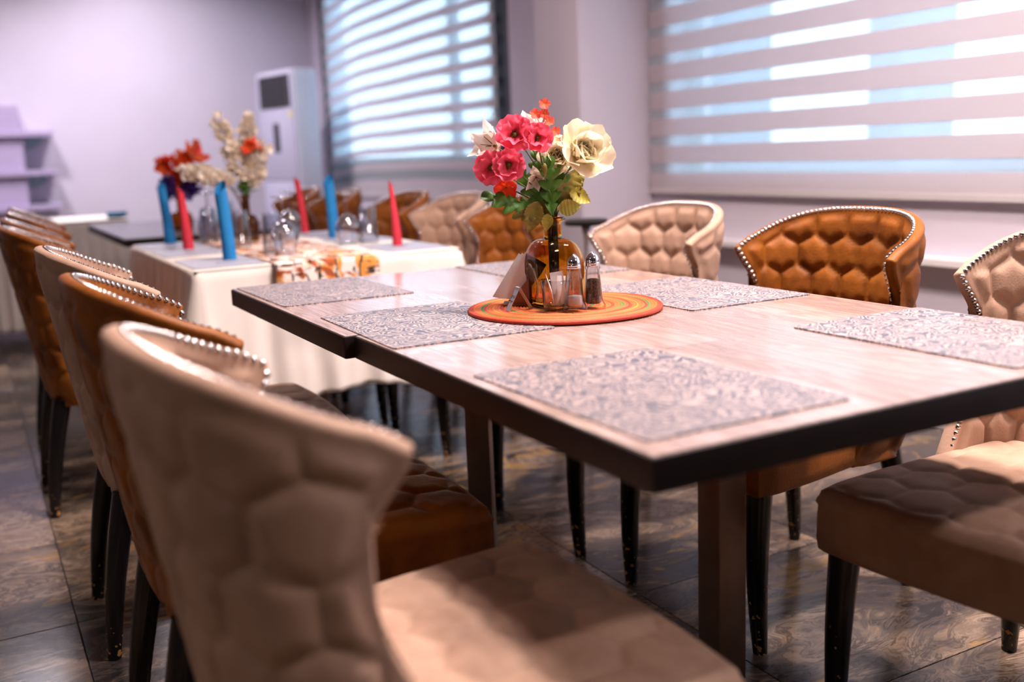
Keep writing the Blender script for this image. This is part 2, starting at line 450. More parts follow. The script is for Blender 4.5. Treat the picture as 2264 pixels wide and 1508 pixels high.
M['twig'] = plain('brown_twig', (0.12, 0.065, 0.03), 0.7, noise=0.3, nscale=60)
M['leaf'] = plain('green_leaf', (0.075, 0.225, 0.022), 0.5, noise=0.35, nscale=45)
M['leafy'] = plain('yellow_green_leaf', (0.36, 0.31, 0.03), 0.5, noise=0.35, nscale=35)
M['leafo'] = plain('olive_leaf', (0.20, 0.16, 0.02), 0.5, noise=0.35, nscale=35)

def petal_mat(name, c_base, c_tip, length, transl=0.3):
    m = bpy.data.materials.new(name)
    m.use_nodes = True
    nt = m.node_tree
    nt.nodes.clear()
    out = N(nt, 'ShaderNodeOutputMaterial')
    tc = N(nt, 'ShaderNodeTexCoord')
    sp = N(nt, 'ShaderNodeSeparateXYZ'); L(nt, tc.outputs['Object'], sp.inputs[0])
    mr = N(nt, 'ShaderNodeMapRange'); mr.inputs[2].default_value = length
    L(nt, sp.outputs[1], mr.inputs[0])
    nz = N(nt, 'ShaderNodeTexNoise'); nz.inputs['Scale'].default_value = 60; nz.inputs['Detail'].default_value = 3
    L(nt, tc.outputs['Object'], nz.inputs['Vector'])
    ad = N(nt, 'ShaderNodeMath', operation='MULTIPLY_ADD'); ad.inputs[1].default_value = 0.5
    L(nt, nz.outputs['Fac'], ad.inputs[0]); L(nt, mr.outputs[0], ad.inputs[2])
    rp = N(nt, 'ShaderNodeValToRGB')
    rp.color_ramp.elements[0].position = 0.25; rp.color_ramp.elements[0].color = rgb(c_base)
    rp.color_ramp.elements[1].position = 1.05 if False else 1.0; rp.color_ramp.elements[1].color = rgb(c_tip)
    L(nt, ad.outputs[0], rp.inputs['Fac'])
    dif = N(nt, 'ShaderNodeBsdfPrincipled'); dif.inputs['Roughness'].default_value = 0.6
    tl = N(nt, 'ShaderNodeBsdfTranslucent')
    L(nt, rp.outputs['Color'], dif.inputs['Base Color']); L(nt, rp.outputs['Color'], tl.inputs[0])
    mx = N(nt, 'ShaderNodeMixShader'); mx.inputs[0].default_value = transl
    L(nt, dif.outputs[0], mx.inputs[1]); L(nt, tl.outputs[0], mx.inputs[2])
    L(nt, mx.outputs[0], out.inputs[0])
    return m

M['pink'] = petal_mat('pink_petal', (0.74, 0.012, 0.07), (1.0, 0.16, 0.27), 0.034)
M['cream'] = petal_mat('cream_petal', (0.92, 0.78, 0.36), (0.98, 0.90, 0.72), 0.05)
M['white'] = petal_mat('white_petal', (0.92, 0.72, 0.52), (0.95, 0.88, 0.84), 0.05)
M['coral'] = petal_mat('coral_petal', (0.82, 0.16, 0.04), (0.90, 0.10, 0.07), 0.012)
M['redorange'] = petal_mat('red_orange_petal', (0.80, 0.10, 0.01), (0.85, 0.035, 0.01), 0.03)
M['purple'] = petal_mat('purple_petal', (0.05, 0.015, 0.16), (0.09, 0.03, 0.24), 0.05)
M['blossom'] = petal_mat('ivory_blossom', (0.95, 0.84, 0.70), (0.97, 0.92, 0.88), 0.014)
M['stamen'] = plain('dark_stamen', (0.16, 0.10, 0.012), 0.8, noise=0.6, nscale=300, bump=0.6, bscale=700)
M['sachet'] = plain('white_sachet', (0.84, 0.78, 0.78), 0.6, noise=0.04, nscale=50)
M['facade'] = plain('outside_wall', (0.16, 0.22, 0.30), 0.9, noise=0.15, nscale=1.5)
M['pave'] = plain('outside_paving', (0.28, 0.32, 0.36), 0.9, noise=0.2, nscale=2.0)
M['lens'] = None

# ------------------------------------------------------------------ geometry helpers
class MB:
    def __init__(s):
        s.v = []; s.f = []; s.uv = None
    def add(s, verts, faces):
        o = len(s.v)
        s.v += [tuple(x) for x in verts]
        s.f += [tuple(i + o for i in f) for f in faces]
        return s
    def box(s, x0, x1, y0, y1, z0, z1, bev=0.0):
        if bev <= 0:
            vs = [(x, y, z) for z in (z0, z1) for y in (y0, y1) for x in (x0, x1)]
            fs = [(0, 2, 3, 1), (4, 5, 7, 6), (0, 1, 5, 4), (2, 6, 7, 3), (0, 4, 6, 2), (1, 3, 7, 5)]
            return s.add(vs, fs)
        bm = bmesh.new()
        bmesh.ops.create_cube(bm, size=1)
        for v in bm.verts:
            v.co = Vector(((x0 + x1) / 2 + v.co.x * (x1 - x0), (y0 + y1) / 2 + v.co.y * (y1 - y0), (z0 + z1) / 2 + v.co.z * (z1 - z0)))
        bmesh.ops.bevel(bm, geom=list(bm.edges), offset=bev, segments=2, affect='EDGES', profile=0.5)
        bm.verts.index_update()
        s.add([v.co[:] for v in bm.verts], [[v.index for v in f.verts] for f in bm.faces])
        bm.free()
        return s
    def lathe(s, prof, n=24, c=(0, 0, 0), cap=True, fx=None):
        """prof = [(r, z)...]; fx(angle, r, z) may reshape the radius"""
        vs = []
        for (r, z) in prof:
            for k in range(n):
                a = 2 * PI * k / n
                rr = fx(a, r, z) if fx else r
                vs.append((c[0] + rr * math.cos(a), c[1] + rr * math.sin(a), c[2] + z))
        fs = []
        for i in range(len(prof) - 1):
            for k in range(n):
                k2 = (k + 1) % n
                fs.append((i * n + k, i * n + k2, (i + 1) * n + k2, (i + 1) * n + k))
        if cap:
            fs.append(tuple(reversed(range(n))))
            fs.append(tuple((len(prof) - 1) * n + k for k in range(n)))
        return s.add(vs, fs)
    def tube(s, pts, rads, n=8, cap=True):
        pts = [Vector(p) for p in pts]
        if not hasattr(rads, '__len__'):
            rads = [rads] * len(pts)
        vs = []
        ref = Vector((0.123, 0.456, 0.9))
        for i, p in enumerate(pts):
            t = (pts[min(i + 1, len(pts) - 1)] - pts[max(i - 1, 0)])
            t = t.normalized() if t.length > 1e-9 else Vector((0, 0, 1))
            if abs(t.dot(ref)) > 0.95:
                ref = Vector((1, 0, 0))
            a = t.cross(ref).normalized(); b = t.cross(a)
            ref = -a.cross(t) if False else ref
            for k in range(n):
                an = 2 * PI * k / n
                vs.append(p + (a * math.cos(an) + b * math.sin(an)) * rads[i])
        fs = []
        for i in range(len(pts) - 1):
            for k in range(n):
                k2 = (k + 1) % n
                fs.append((i * n + k, i * n + k2, (i + 1) * n + k2, (i + 1) * n + k))
        if cap:
            fs.append(tuple(reversed(range(n))))
            fs.append(tuple((len(pts) - 1) * n + k for k in range(n)))
        return s.add(vs, fs)
    def grid(s, fn, nu, nv):
        vs = [fn(i / nu, j / nv) for i in range(nu + 1) for j in range(nv + 1)]
        w = nv + 1
        fs = [(i * w + j, (i + 1) * w + j, (i + 1) * w + j + 1, i * w + j + 1) for i in range(nu) for j in range(nv)]
        return s.add(vs, fs)
    def dome(s, p, nrm, r, n=7):
        nrm = Vector(nrm).normalized()
        a = nrm.orthogonal().normalized(); b = nrm.cross(a)
        p = Vector(p)
        vs = []
        for (rr, h) in ((1.0, 0.0), (0.72, 0.55)):
            for k in range(n):
                an = 2 * PI * k / n
                vs.append(p + (a * math.cos(an) + b * math.sin(an)) * r * rr + nrm * r * h)
        vs.append(p + nrm * r * 0.8)
        fs = [(k, (k + 1) % n, n + (k + 1) % n, n + k) for k in range(n)] + [(n + k, n + (k + 1) % n, 2 * n) for k in range(n)]
        return s.add(vs, fs)
    def mesh(s, name, smooth=True, fix=False):
        me = bpy.data.meshes.new(name)
        me.from_pydata([tuple(v) for v in s.v], [], s.f)
        if fix:
            bm = bmesh.new(); bm.from_mesh(me)
            bmesh.ops.recalc_face_normals(bm, faces=bm.faces)
            bm.to_mesh(me); bm.free()
        if smooth:
            me.polygons.foreach_set('use_smooth', [True] * len(me.polygons))
        me.update()
        return me
    def build(s, name, mat, parent=None, smooth=False, auto=None, fix=False, loc=None):
        me = s.mesh(name, smooth or auto is not None, fix)
        if auto is not None:
            me.set_sharp_from_angle(angle=math.radians(auto))
        return put(name, me, mat, parent, loc)

def put(name, me, mat, parent=None, loc=None):
    o = bpy.data.objects.new(name, me)
    C.objects.link(o)
    if me is not None and len(me.materials) == 0 and mat is not None:
        me.materials.append(mat)
    elif me is not None and mat is not None and me.materials[0] != mat:
        o.material_slots[0].link = 'OBJECT'
        o.material_slots[0].material = mat
    if parent is not None:
        o.parent = parent
    if loc is not None:
        o.location = loc
    return o

def tag(o, label, cat, group=None, kind=None):
    if label: o['label'] = label
    if cat: o['category'] = cat
    if group: o['group'] = group
    if kind: o['kind'] = kind
    return o

def thing(name, label, cat, loc=(0, 0, 0), rz=0.0, group=None):
    o = bpy.data.objects.new(name, None)
    C.objects.link(o)
    o.empty_display_size = 0.05
    o.location = loc
    o.rotation_euler = (0, 0, rz)
    return tag(o, label, cat, group)

def struct(o, label=None):
    o['kind'] = 'structure'
    if label: o['label'] = label
    return o

def copy_tree(root, loc, rz, label, group=None, mats=None):
    r = root.copy(); C.objects.link(r)
    r.location = loc; r.rotation_euler = (0, 0, rz)
    r['label'] = label
    if group: r['group'] = group
    for ch in [o for o in bpy.data.objects if o.parent == root]:
        c = ch.copy(); C.objects.link(c); c.parent = r
        if mats and ch.name.split('.')[0] in mats:
            c.material_slots[0].link = 'OBJECT'
            c.material_slots[0].material = mats[ch.name.split('.')[0]]
        for g in [o for o in bpy.data.objects if o.parent == ch]:
            d = g.copy(); C.objects.link(d); d.parent = c
    return r

# ------------------------------------------------------------------ room shell
X0, Y0 = -4.2, -3.2
floor = struct(MB().box(X0, WX + 0.25, Y0, BY + 0.2, -0.2, -0.004).build('floor', M['grout']), 'polished brown and charcoal marble tile floor')
TS = 0.607
def tile_mesh(wx, wy):
    g = 0.0014
    return MB().box(-wx / 2 + g, wx / 2 - g, -wy / 2 + g, wy / 2 - g, -0.012, 0.0, 0.0012).mesh('tile', False)
tm_full = tile_mesh(TS, TS)
x_last = WX - (0.125 + 4 * TS)
tm_edge = tile_mesh(x_last, TS)
for i in range(-4, 5):
    for j in range(-2, 14):
        yc = 1.303 + (j + 0.5) * TS
        if yc + TS / 2 > BY + 0.12: continue
        if i < 4:
            put('tile', tm_full, M['marble'], floor, (0.125 + (i + 0.5) * TS, yc, 0))
        else:
            put('tile', tm_edge, M['marble'], floor, (0.125 + 4 * TS + x_last / 2, yc, 0))

struct(MB().box(X0 - 0.2, WX + 0.25, BY, BY + 0.2, 0, CEIL).build('wall_back', M['wall']), 'pale lilac plaster wall at the far end')
struct(MB().box(X0 - 0.2, X0, Y0, BY, 0, CEIL).build('wall_left', M['darkwall']))
struct(MB().box(X0 - 0.2, WX + 0.25, Y0 - 0.2, Y0, 0, CEIL).build('wall_front', M['darkwall']))
struct(MB().box(X0 - 0.2, WX + 0.25, Y0 - 0.2, BY + 0.2, CEIL, CEIL + 0.15).build('ceiling', M['ceiling']))

# window wall with its two openings
OP1 = (5.735, 9.43, 0.80, 2.95)
OP2 = (-1.6, 4.095, 0.90, 2.95)
wr = MB()
wr.box(WX, WX + 0.25, Y0, BY, 0, 0.80)
wr.box(WX, WX + 0.25, Y0, OP1[0], 0.80, 0.90)
wr.box(WX, WX + 0.25, OP1[1], BY, 0.80, 0.90)
wr.box(WX, WX + 0.25, Y0, OP2[0], 0.90, 2.95)
wr.box(WX, WX + 0.25, OP2[1], OP1[0], 0.90, 2.95)
wr.box(WX, WX + 0.25, OP1[1], BY, 0.90, 2.95)
wr.box(WX, WX + 0.25, Y0, BY, 2.95, CEIL)
struct(wr.build('wall_right', M['wall']), 'plaster wall with two large windows')
CXF, CYA, CYB = 2.693, 4.256, 4.670
col_ = MB().box(CXF, WX, CYA, CYB, 0, CEIL, 0.006).build('wall_column', M['wall'], auto=30)
struct(col_, 'square plaster column standing out between the two windows')
struct(MB().box(WX - 0.07, WX, -1.7, CYA - 0.003, 0.606, 0.636, 0.004).build('trim_1', M['trim']), 'white sill ledge under the near window')
struct(MB().box(WX - 0.07, WX, 5.70, 9.08, 0.52, 0.55, 0.004).build('trim_2', M['trim']), 'white sill ledge under the far window')
struct(MB().box(CXF - 0.02, CXF, CYA - 0.02, CYB + 0.02, 0, 0.09, 0.003).box(CXF, WX, CYA - 0.02, CYA, 0, 0.09, 0.003).build('baseboard_column', M['trim']))
struct(MB().box(WX - 0.02, WX, CYB, BY, 0, 0.09, 0.003).box(WX - 0.02, WX, Y0, CYA - 0.02, 0, 0.09, 0.003).build('baseboard_right', M['trim']))
struct(MB().box(X0, WX - 0.02, BY - 0.02, BY, 0, 0.09, 0.003).build('baseboard_back', M['trim']))

def window(name, op, mull, label, xo=0.10, mw=0.025, fw=0.05):
    y0, y1, z0, z1 = op
    root = bpy.data.objects.new(name, None); C.objects.link(root)
    root.location = (WX + xo, y0, z0)
    struct(root, label)
    def part(nm, ya, yb, za, zb, xa, xb, mat):
        return MB().box(xa, xb, ya - y0, yb - y0, za - z0, zb - z0).build(nm, mat, root)
    part('frame_rail', y0, y1, z0, z0 + fw, 0, 0.06, M['darkframe'])
    part('frame_rail', y0, y1, z1 - fw, z1, 0, 0.06, M['darkframe'])
    part('frame_stile', y0, y0 + fw, z0 + fw, z1 - fw, 0, 0.06, M['darkframe'])
    part('frame_stile', y1 - fw, y1, z0 + fw, z1 - fw, 0, 0.06, M['darkframe'])
    ys = [y0 + fw] + mull + [y1 - fw]
    for m_ in mull:
        part('mullion', m_ - mw, m_ + mw, z0 + fw, z1 - fw, 0, 0.06, M['darkframe'])
    for a, b in zip(ys[:-1], ys[1:]):
        part('pane', a + (mw if a in mull else 0), b - (mw if b in mull else 0), z0 + fw, z1 - fw, 0.025, 0.031, M['pane'])
window('window_1', OP1, [6.61], 'far window behind the striped blind beside the air conditioner', 0.01, 0.03, 0.27)
window('window_2', OP2, [0.3, 2.22], 'near window behind the striped blind on the right')

# daylight enters through the two openings
for (op, nm) in ((OP1, 'window_portal_far'), (OP2, 'window_portal_near')):
    ld = bpy.data.lights.new(nm, 'AREA'); ld.shape = 'RECTANGLE'
    ld.size = op[1] - op[0]; ld.size_y = op[3] - op[2]
    ld.cycles.is_portal = True
    lo = bpy.data.objects.new(nm, ld); C.objects.link(lo)
    lo.location = (WX + 0.27, (op[0] + op[1]) / 2, (op[2] + op[3]) / 2)
    lo.rotation_euler = (0, PI / 2, 0)
    lo.rotation_euler = Euler((PI / 2, 0, PI / 2)) if False else lo.rotation_euler
    # area lamps shine along -Z: turn -Z to -X, long side along Y
    lo.matrix_world = Matrix(((0, 0, 1, lo.location.x), (1, 0, 0, lo.location.y), (0, 1, 0, lo.location.z), (0, 0, 0, 1)))

# zebra blinds
def blind(name, y0, y1, zb, ztop, period, sheer_h, first, label, sag):
    root = thing(name, label, 'blind', (WX - 0.02, y0, zb))
    ny = 24
    def strip(nm, za, zb_, mat, th):
        mb = MB()
        for side, x in ((0, -th / 2), (1, th / 2)):
            def fn(u, v):
                y = (y1 - y0) * u
                return (x, y, za - zb + (zb_ - za) * v - sag(u))
            mb.grid(fn, ny, 1)
        w = 2
        n0 = (ny + 1) * 2
        for i in range(ny):
            mb.f.append((i * 2, (i + 1) * 2, n0 + (i + 1) * 2, n0 + i * 2))
            mb.f.append((i * 2 + 1, n0 + i * 2 + 1, n0 + (i + 1) * 2 + 1, (i + 1) * 2 + 1))
        mb.f.append((0, n0, n0 + 1, 1)); e = ny * 2
        mb.f.append((e, e + 1, n0 + e + 1, n0 + e))
        return mb.build(nm, mat, root, fix=True)
    strip('bottom_rail', zb, zb + 0.022, M['rail'], 0.016)
    z = zb + 0.022
    strip('cloth_band', z, first, M['band'], 0.003)
    z = first
    while z < ztop:
        zt = min(z + sheer_h, ztop)
        strip('sheer_band', z, zt, M['sheer'], 0.001)
        zc = min(zt + period - sheer_h, ztop)
        if zc > zt:
            strip('cloth_band', zt, zc, M['band'], 0.003)
        z = zc
    MB().box(-0.035, 0.02, 0, y1 - y0, ztop - zb, ztop - zb + 0.075, 0.006).build('head_box', M['rail'], root)
blind('zebra_blind', -1.75, 4.240, 0.840, 3.06, 0.1311, 0.048, 0.939, 'wide striped roller blind over the near window, right of the column', lambda u: 0.0)
blind('zebra_blind', 5.877, 9.262, 0.746, 3.06, 0.1311, 0.072, 0.894, 'striped roller blind over the far window beside the air conditioner',
      lambda u: 0.065 * max(0.0, (u - 0.45) / 0.55) ** 2 + 0.008 * math.sin(u * 15) * u)

# outside
struct(MB().box(WX + 0.25, 40, -25, 40, -0.4, -0.2).build('ground_outside', M['pave']))
def outside_pillar(y0, y1, h, lab, x=5.3, d=0.5):
    mb = MB().box(x, x + d, y0, y1, -0.2, h).box(x - 0.06, x + d + 0.06, y0 - 0.06, y1 + 0.06, -0.2, 0.25).box(x - 0.06, x + d + 0.06, y0 - 0.06, y1 + 0.06, h, h + 0.2)
    return tag(mb.build('outside_pillar', M['facade']), lab, 'pillar', 'pillars outside the windows')
outside_pillar(6.30, 6.98, 3.6, 'blue-grey pillar outside, seen through the near blind beside the column')
outside_pillar(4.59, 4.86, 3.6, 'narrow blue-grey pillar outside, seen through the right part of the near blind')
gw = MB().box(8.6, 8.8, -6, 30, -0.2, 0.86).box(8.55, 8.85, -6, 30, 0.86, 0.93)
tag(gw.build('garden_wall', M['facade']), 'low blue-grey boundary wall outside the windows', 'wall')

# ------------------------------------------------------------------ ceiling downlights (window row, plus fill lamps added behind the camera and on the left)
lens_m, lnt, lb = new_mat('lamp_lens')
lens_m.cycles.emission_sampling = 'NONE'
lb.inputs['Emission Color'].default_value = rgb(LAMP_COL); lb.inputs['Emission Strength'].default_value = 6.0
ring_me = MB().lathe([(0.137, 0.0), (0.165, -0.004), (0.168, 0.0), (0.165, 0.004), (0.137, 0.004)], 28, cap=False).mesh('trim_ring')
lens_me = MB().lathe([(0.001, 0.0), (0.07, -0.001), (0.132, -0.001), (0.137, 0.003)], 24, cap=False).mesh('lamp_lens')
for k, (lx, ly, pw) in enumerate(LAMPS):
    side = 'along the windows' if lx > 1 else ('before the back wall, added to light it' if lx > -1 else 'on the far left, added as fill light')
    order = sorted([q[1] for q in LAMPS if (q[0] > 1) == (lx > 1) and (q[0] > -1) == (lx > -1)])
    words = ['first', 'second', 'third', 'fourth', 'fifth', 'sixth', 'seventh'][order.index(ly)]
    t = thing('downlight', 'round recessed ceiling downlight, %s from the camera %s' % (words, side), 'lamp', (lx, ly, CEIL - 0.004), 0, 'ceiling downlights')
    put('trim_ring', ring_me, M['trim'], t)
    put('lamp_lens', lens_me, lens_m, t)
    ld = bpy.data.lights.new('downlight_beam', 'AREA'); ld.shape = 'DISK'; ld.size = 0.30
    ld.energy = pw; ld.color = LAMP_COL if ly < 6 else LAMP_COL_FAR; ld.spread = math.radians(140)
    lo = bpy.data.objects.new('downlight_beam', ld); C.objects.link(lo); lo.parent = t; lo.location = (0, 0, -0.012)

# ------------------------------------------------------------------ quilted chair
HEXW = 0.100
def hex_edge_dist(a, b, w=HEXW):
    """distance to the nearest seam of a pointy-top hexagon quilting with flat width w"""
    R_ = w / math.sqrt(3)
    dx, dy = w, 1.5 * R_
    best = []
    r0 = round(b / dy)
    for r in (r0 - 1, r0, r0 + 1):
        off = 0.5 * w if r % 2 else 0.0
        c0 = round((a - off) / dx)
        for c in (c0 - 1, c0, c0 + 1):
            cx, cy = c * dx + off, r * dy
            best.append(((a - cx) ** 2 + (b - cy) ** 2, cx, cy))
    best.sort()
    d0, cx, cy = best[0]
    e = 1e9
    for d1, ex, ey in best[1:7]:
        l = math.hypot(ex - cx, ey - cy)
        if l < 1e-9: continue
        mx, my = (ex + cx) / 2, (ey + cy) / 2
        e = min(e, ((mx - a) * (ex - cx) + (my - b) * (ey - cy)) / l)
    return max(e, 0.0)

def puff(d, amp, reach=0.045):
    k = min(1.0, d / reach)
    return amp * (1 - (1 - k) ** 2.6)

def interp(tab, x):
    for (a, va), (b, vb) in zip(tab[:-1], tab[1:]):
        if x <= b:
            k = (x - a) / (b - a); k = max(0, min(1, k)); k = k * k * (3 - 2 * k)
            return va + (vb - va) * k
    return tab[-1][1]

def lerp_tab(tab, x):
    for (a, va), (b, vb) in zip(tab[:-1], tab[1:]):
        if x <= b:
            k = max(0, min(1, (x - a) / (b - a)))
            return va + (vb - va) * k
    return tab[-1][1]

ZB = 0.355
UC = -0.115
def shell_mid(s, t):
    """mid surface of the barrel back: s in -1..1 round the plan, t in 0..1 from hem to rim"""
    sa = abs(s)
    zr = 0.812 + 0.097 * (1 - sa ** 2.0)
    z = ZB + (zr - ZB) * t
    h = (z - ZB) / (0.9 - ZB)
    ub = lerp_tab([(0, -0.180), (0.08, -0.196), (1.0, -0.284)], h)
    w = interp([(0, 0.200), (0.15, 0.219), (0.6, 0.218), (1.0, 0.230)], h)
    if t > 0.8: w += 0.012 * ((t - 0.8) / 0.2) ** 2 * sa ** 4
    uf = interp([(0, 0.015), (0.76, -0.124), (1.0, -0.072)], t)
    a = UC - ub
    SA = 0.86
    n = 2.5
    if sa <= SA:
        th = sa / SA * PI / 2
        u = UC - a * math.cos(th) ** (2 / n)
        v = w * math.sin(th) ** (2 / n)
    else:
        k = (sa - SA) / (1 - SA)
        u = UC + (uf - UC) * k
        v = w
    return Vector((u, v if s >= 0 else -v, z))

def edge_spaced(n, both):
    out = []
    for i in range(n + 1):
        k = i / n
        out.append(k)
    extra = [0.004, 0.010, 0.018, 0.030]
    out += [1 - e for e in extra]
    if both: out += extra
    return sorted(set(out))

def build_shell():
    ss = [2 * k - 1 for k in edge_spaced(150, True)]
    ts = edge_spaced(84, False)
    nS, nT = len(ss), len(ts)
    # arc length at mid height
    P = [[shell_mid(s, t) for t in ts] for s in ss]
    jm = nT // 2
    arc = [0.0]
    for i in range(1, nS):
        arc.append(arc[-1] + (P[i][jm] - P[i - 1][jm]).length)
    half = arc[-1] / 2
    inner, outer = [], []
    for i in range(nS):
        for j in range(nT):
            p = P[i][j]
            du = P[min(i + 1, nS - 1)][j] - P[max(i - 1, 0)][j]
            dt = P[i][min(j + 1, nT - 1)] - P[i][max(j - 1, 0)]
            n = du.cross(dt)
            if n.length < 1e-9: n = Vector((1, 0, 0))
            n.normalize()
            # towards the sitter
            if n.dot(Vector((UC + 0.12, 0, p.z)) - p) < 0: n = -n
            drim = (P[i][-1] - p).length
            dwing = (P[0 if i < nS / 2 else nS - 1][j] - p).length
            d = min(drim, dwing)
            rr = 0.011
            h0 = 0.0125 + 0.006 * (1 - ts[j])
            h = h0 * math.sqrt(max(0.0, 1 - max(0.0, 1 - d / rr) ** 2))
            fade = max(0.0, min(1.0, (d - 0.019) / 0.022)); fade = fade * fade * (3 - 2 * fade)
            a = arc[i] - half
            b = p.z - 0.36
            ein = hex_edge_dist(a + 0.04, b + 0.02, 0.086)
            eout = hex_edge_dist(a, b + 0.03, 0.096)
            hi = h + (puff(ein, 0.0125, 0.032) - 0.0040) * fade
            ho = h + (puff(eout, 0.0095, 0.026) - 0.003) * fade
            inner.append(p + n * hi)
            outer.append(p - n * ho)
    mb = MB()
    fI = []
    for i in range(nS - 1):
        for j in range(nT - 1):
            q = (i * nT + j, (i + 1) * nT + j, (i + 1) * nT + j + 1, i * nT + j + 1)
            fI.append(q)
    off = len(inner)
    fs = list(fI) + [tuple(reversed([x + off for x in q])) for q in fI]
    for i in range(nS - 1):  # hem closes the shell underneath
        fs.append((i * nT, off + i * nT, off + (i + 1) * nT, (i + 1) * nT))
    mb.add(inner + outer, fs)
    me = mb.mesh('backrest', True)
    bm = bmesh.new(); bm.from_mesh(me)
    bmesh.ops.remove_doubles(bm, verts=bm.verts, dist=1e-5)
    bmesh.ops.recalc_face_normals(bm, faces=bm.faces)
    bm.to_mesh(me); bm.free()
    me.polygons.foreach_set('use_smooth', [True] * len(me.polygons))
    # nailheads along rim and both wing edges, set on the sitter's side of the edge
    nb = MB()
    def nail(s, t):
        e = 0.004
        p = shell_mid(s, t)
        du = shell_mid(min(1, s + e), t) - shell_mid(max(-1, s - e), t)
        dt = shell_mid(s, min(1, t + e)) - shell_mid(s, max(0, t - e))
        n = du.cross(dt).normalized()
        if n.dot(Vector((UC + 0.12, 0, p.z)) - p) < 0: n = -n
        edge = Vector((0, 0, 1)) if t > 0.98 else Vector((1, 0, 0))
        return p, n, edge
    path = [(-1 + 0.017, t / 240.0) for t in range(0, 236)] + [(-1 + 0.017 + (2 - 0.034) * k / 900.0, 0.983) for k in range(901)] + [(1 - 0.017, 1 - t / 240.0) for t in range(5, 241)]
    last = None
    for (s, t) in path:
        p, n, ed = nail(s, min(t, 0.983))
        if last is not None and (p - last).length < 0.0118: continue
        last = p
        d = (n * 0.8 + (Vector((0, 0, 0.75)) if t > 0.975 else Vector((0.6, 0, 0)))).normalized()
        q = p + n * 0.0098 + (Vector((0, 0, 0.002)) if t > 0.975 else Vector((0.001, 0, 0)))
        nb.dome(q + d * 0.0012, d, 0.0058)
    return me, nb.mesh('nailhead_trim', True)

def build_seat():
    nu, nv = 96, 96
    def outline(p, q):
        k = 0.22
        pp = p * math.sqrt(1 - k * q * q / 2) if p > 0 else p
        qq = q * math.sqrt(1 - k * p * p / 2) if p > 0 else q
        f = (pp + 1) / 2
        u = -0.175 + 0.513 * f
        hw = 0.196 + 0.064 * min(1, f * 1.15)
        return u, hw * qq
    vs = []
    for i in range(nu + 1):
        for j in range(nv + 1):
            p = 2 * i / nu - 1; q = 2 * j / nv - 1
            u, v = outline(p, q)
            e = min((1 - abs(q)) * 0.24, (1 - p) * 0.27)
            edge = 0.018 * (1 - math.sqrt(max(0, 1 - max(0, 1 - e / 0.022) ** 2)))
            crown = 0.012 * (1 - p * p) * (1 - q * q) + 0.004
            d = hex_edge_dist(v + 0.02, u + 0.01, 0.105)
            fade = max(0.0, min(1.0, (e - 0.010) / 0.02))
            z = 0.472 + crown - edge + (puff(d, 0.006, 0.03) - 0.003) * fade
            vs.append((u, v, z))
    w = nv + 1
    fs = [(i * w + j, (i + 1) * w + j, (i + 1) * w + j + 1, i * w + j + 1) for i in range(nu) for j in range(nv)]
    loop = [(i, 0) for i in range(nu)] + [(nu, j) for j in range(nv)] + [(i, nv) for i in range(nu, 0, -1)] + [(0, j) for j in range(nv, 0, -1)]
    prev = [i * w + j for i, j in loop]
    mb = MB()
    mb.v = vs; mb.f = fs
    cx, cy = 0.05, 0.0
    for (z, sc) in ((0.450, 1.008), (0.443, 0.996), (0.42, 1.0), (0.385, 1.002), (0.362, 0.992), (0.355, 0.965)):
        cur = []
        for (i, j) in loop:
            x, y, _ = vs[i * w + j]
            cur.append(len(mb.v)); mb.v.append((cx + (x - cx) * sc, cy + (y - cy) * sc, z))
        n = len(loop)
        for k in range(n):
            mb.f.append((prev[k], cur[k], cur[(k + 1) % n], prev[(k + 1) % n]))
        prev = cur
    mb.f.append(tuple(reversed(prev)))
    return mb.mesh('seat', True, True)

shell_me, nail_me = build_shell()
seat_me = build_seat()
def leg_mesh(u0, v0, u1, v1, r0, r1):
    pts, rad = [], []
    for k in range(9):
        f = k / 8
        bow = 0.008 * math.sin(f * PI)
        pts.append((u1 + (u0 - u1) * f + bow * (1 if u0 > 0 else -1), v1 + (v0 - v1) * f, 0.368 * f))
        rad.append(r1 + (r0 - r1) * f ** 0.75)
    return MB().tube(pts, rad, 14).mesh('leg', True, True)
leg_mes = [leg_mesh(0.285, s * 0.212, 0.290, s * 0.222, 0.0285, 0.0155) for s in (1, -1)] + [leg_mesh(-0.180, s * 0.162, -0.243, s * 0.183, 0.0275, 0.0150) for s in (1, -1)]
for me in leg_mes:
    me.set_sharp_from_angle(angle=math.radians(50))

def make_chair(loc, rz, kind, label, group):
    t = thing('dining_chair', label, 'chair', loc, rz, group)
    fab = M[kind]
    put('seat', seat_me, fab, t)
    put('backrest', shell_me, fab, t)
    put('nailhead_trim', nail_me, M['nail'], t)
    for me in leg_mes:
        put('leg', me, M['leg'], t)
    return t

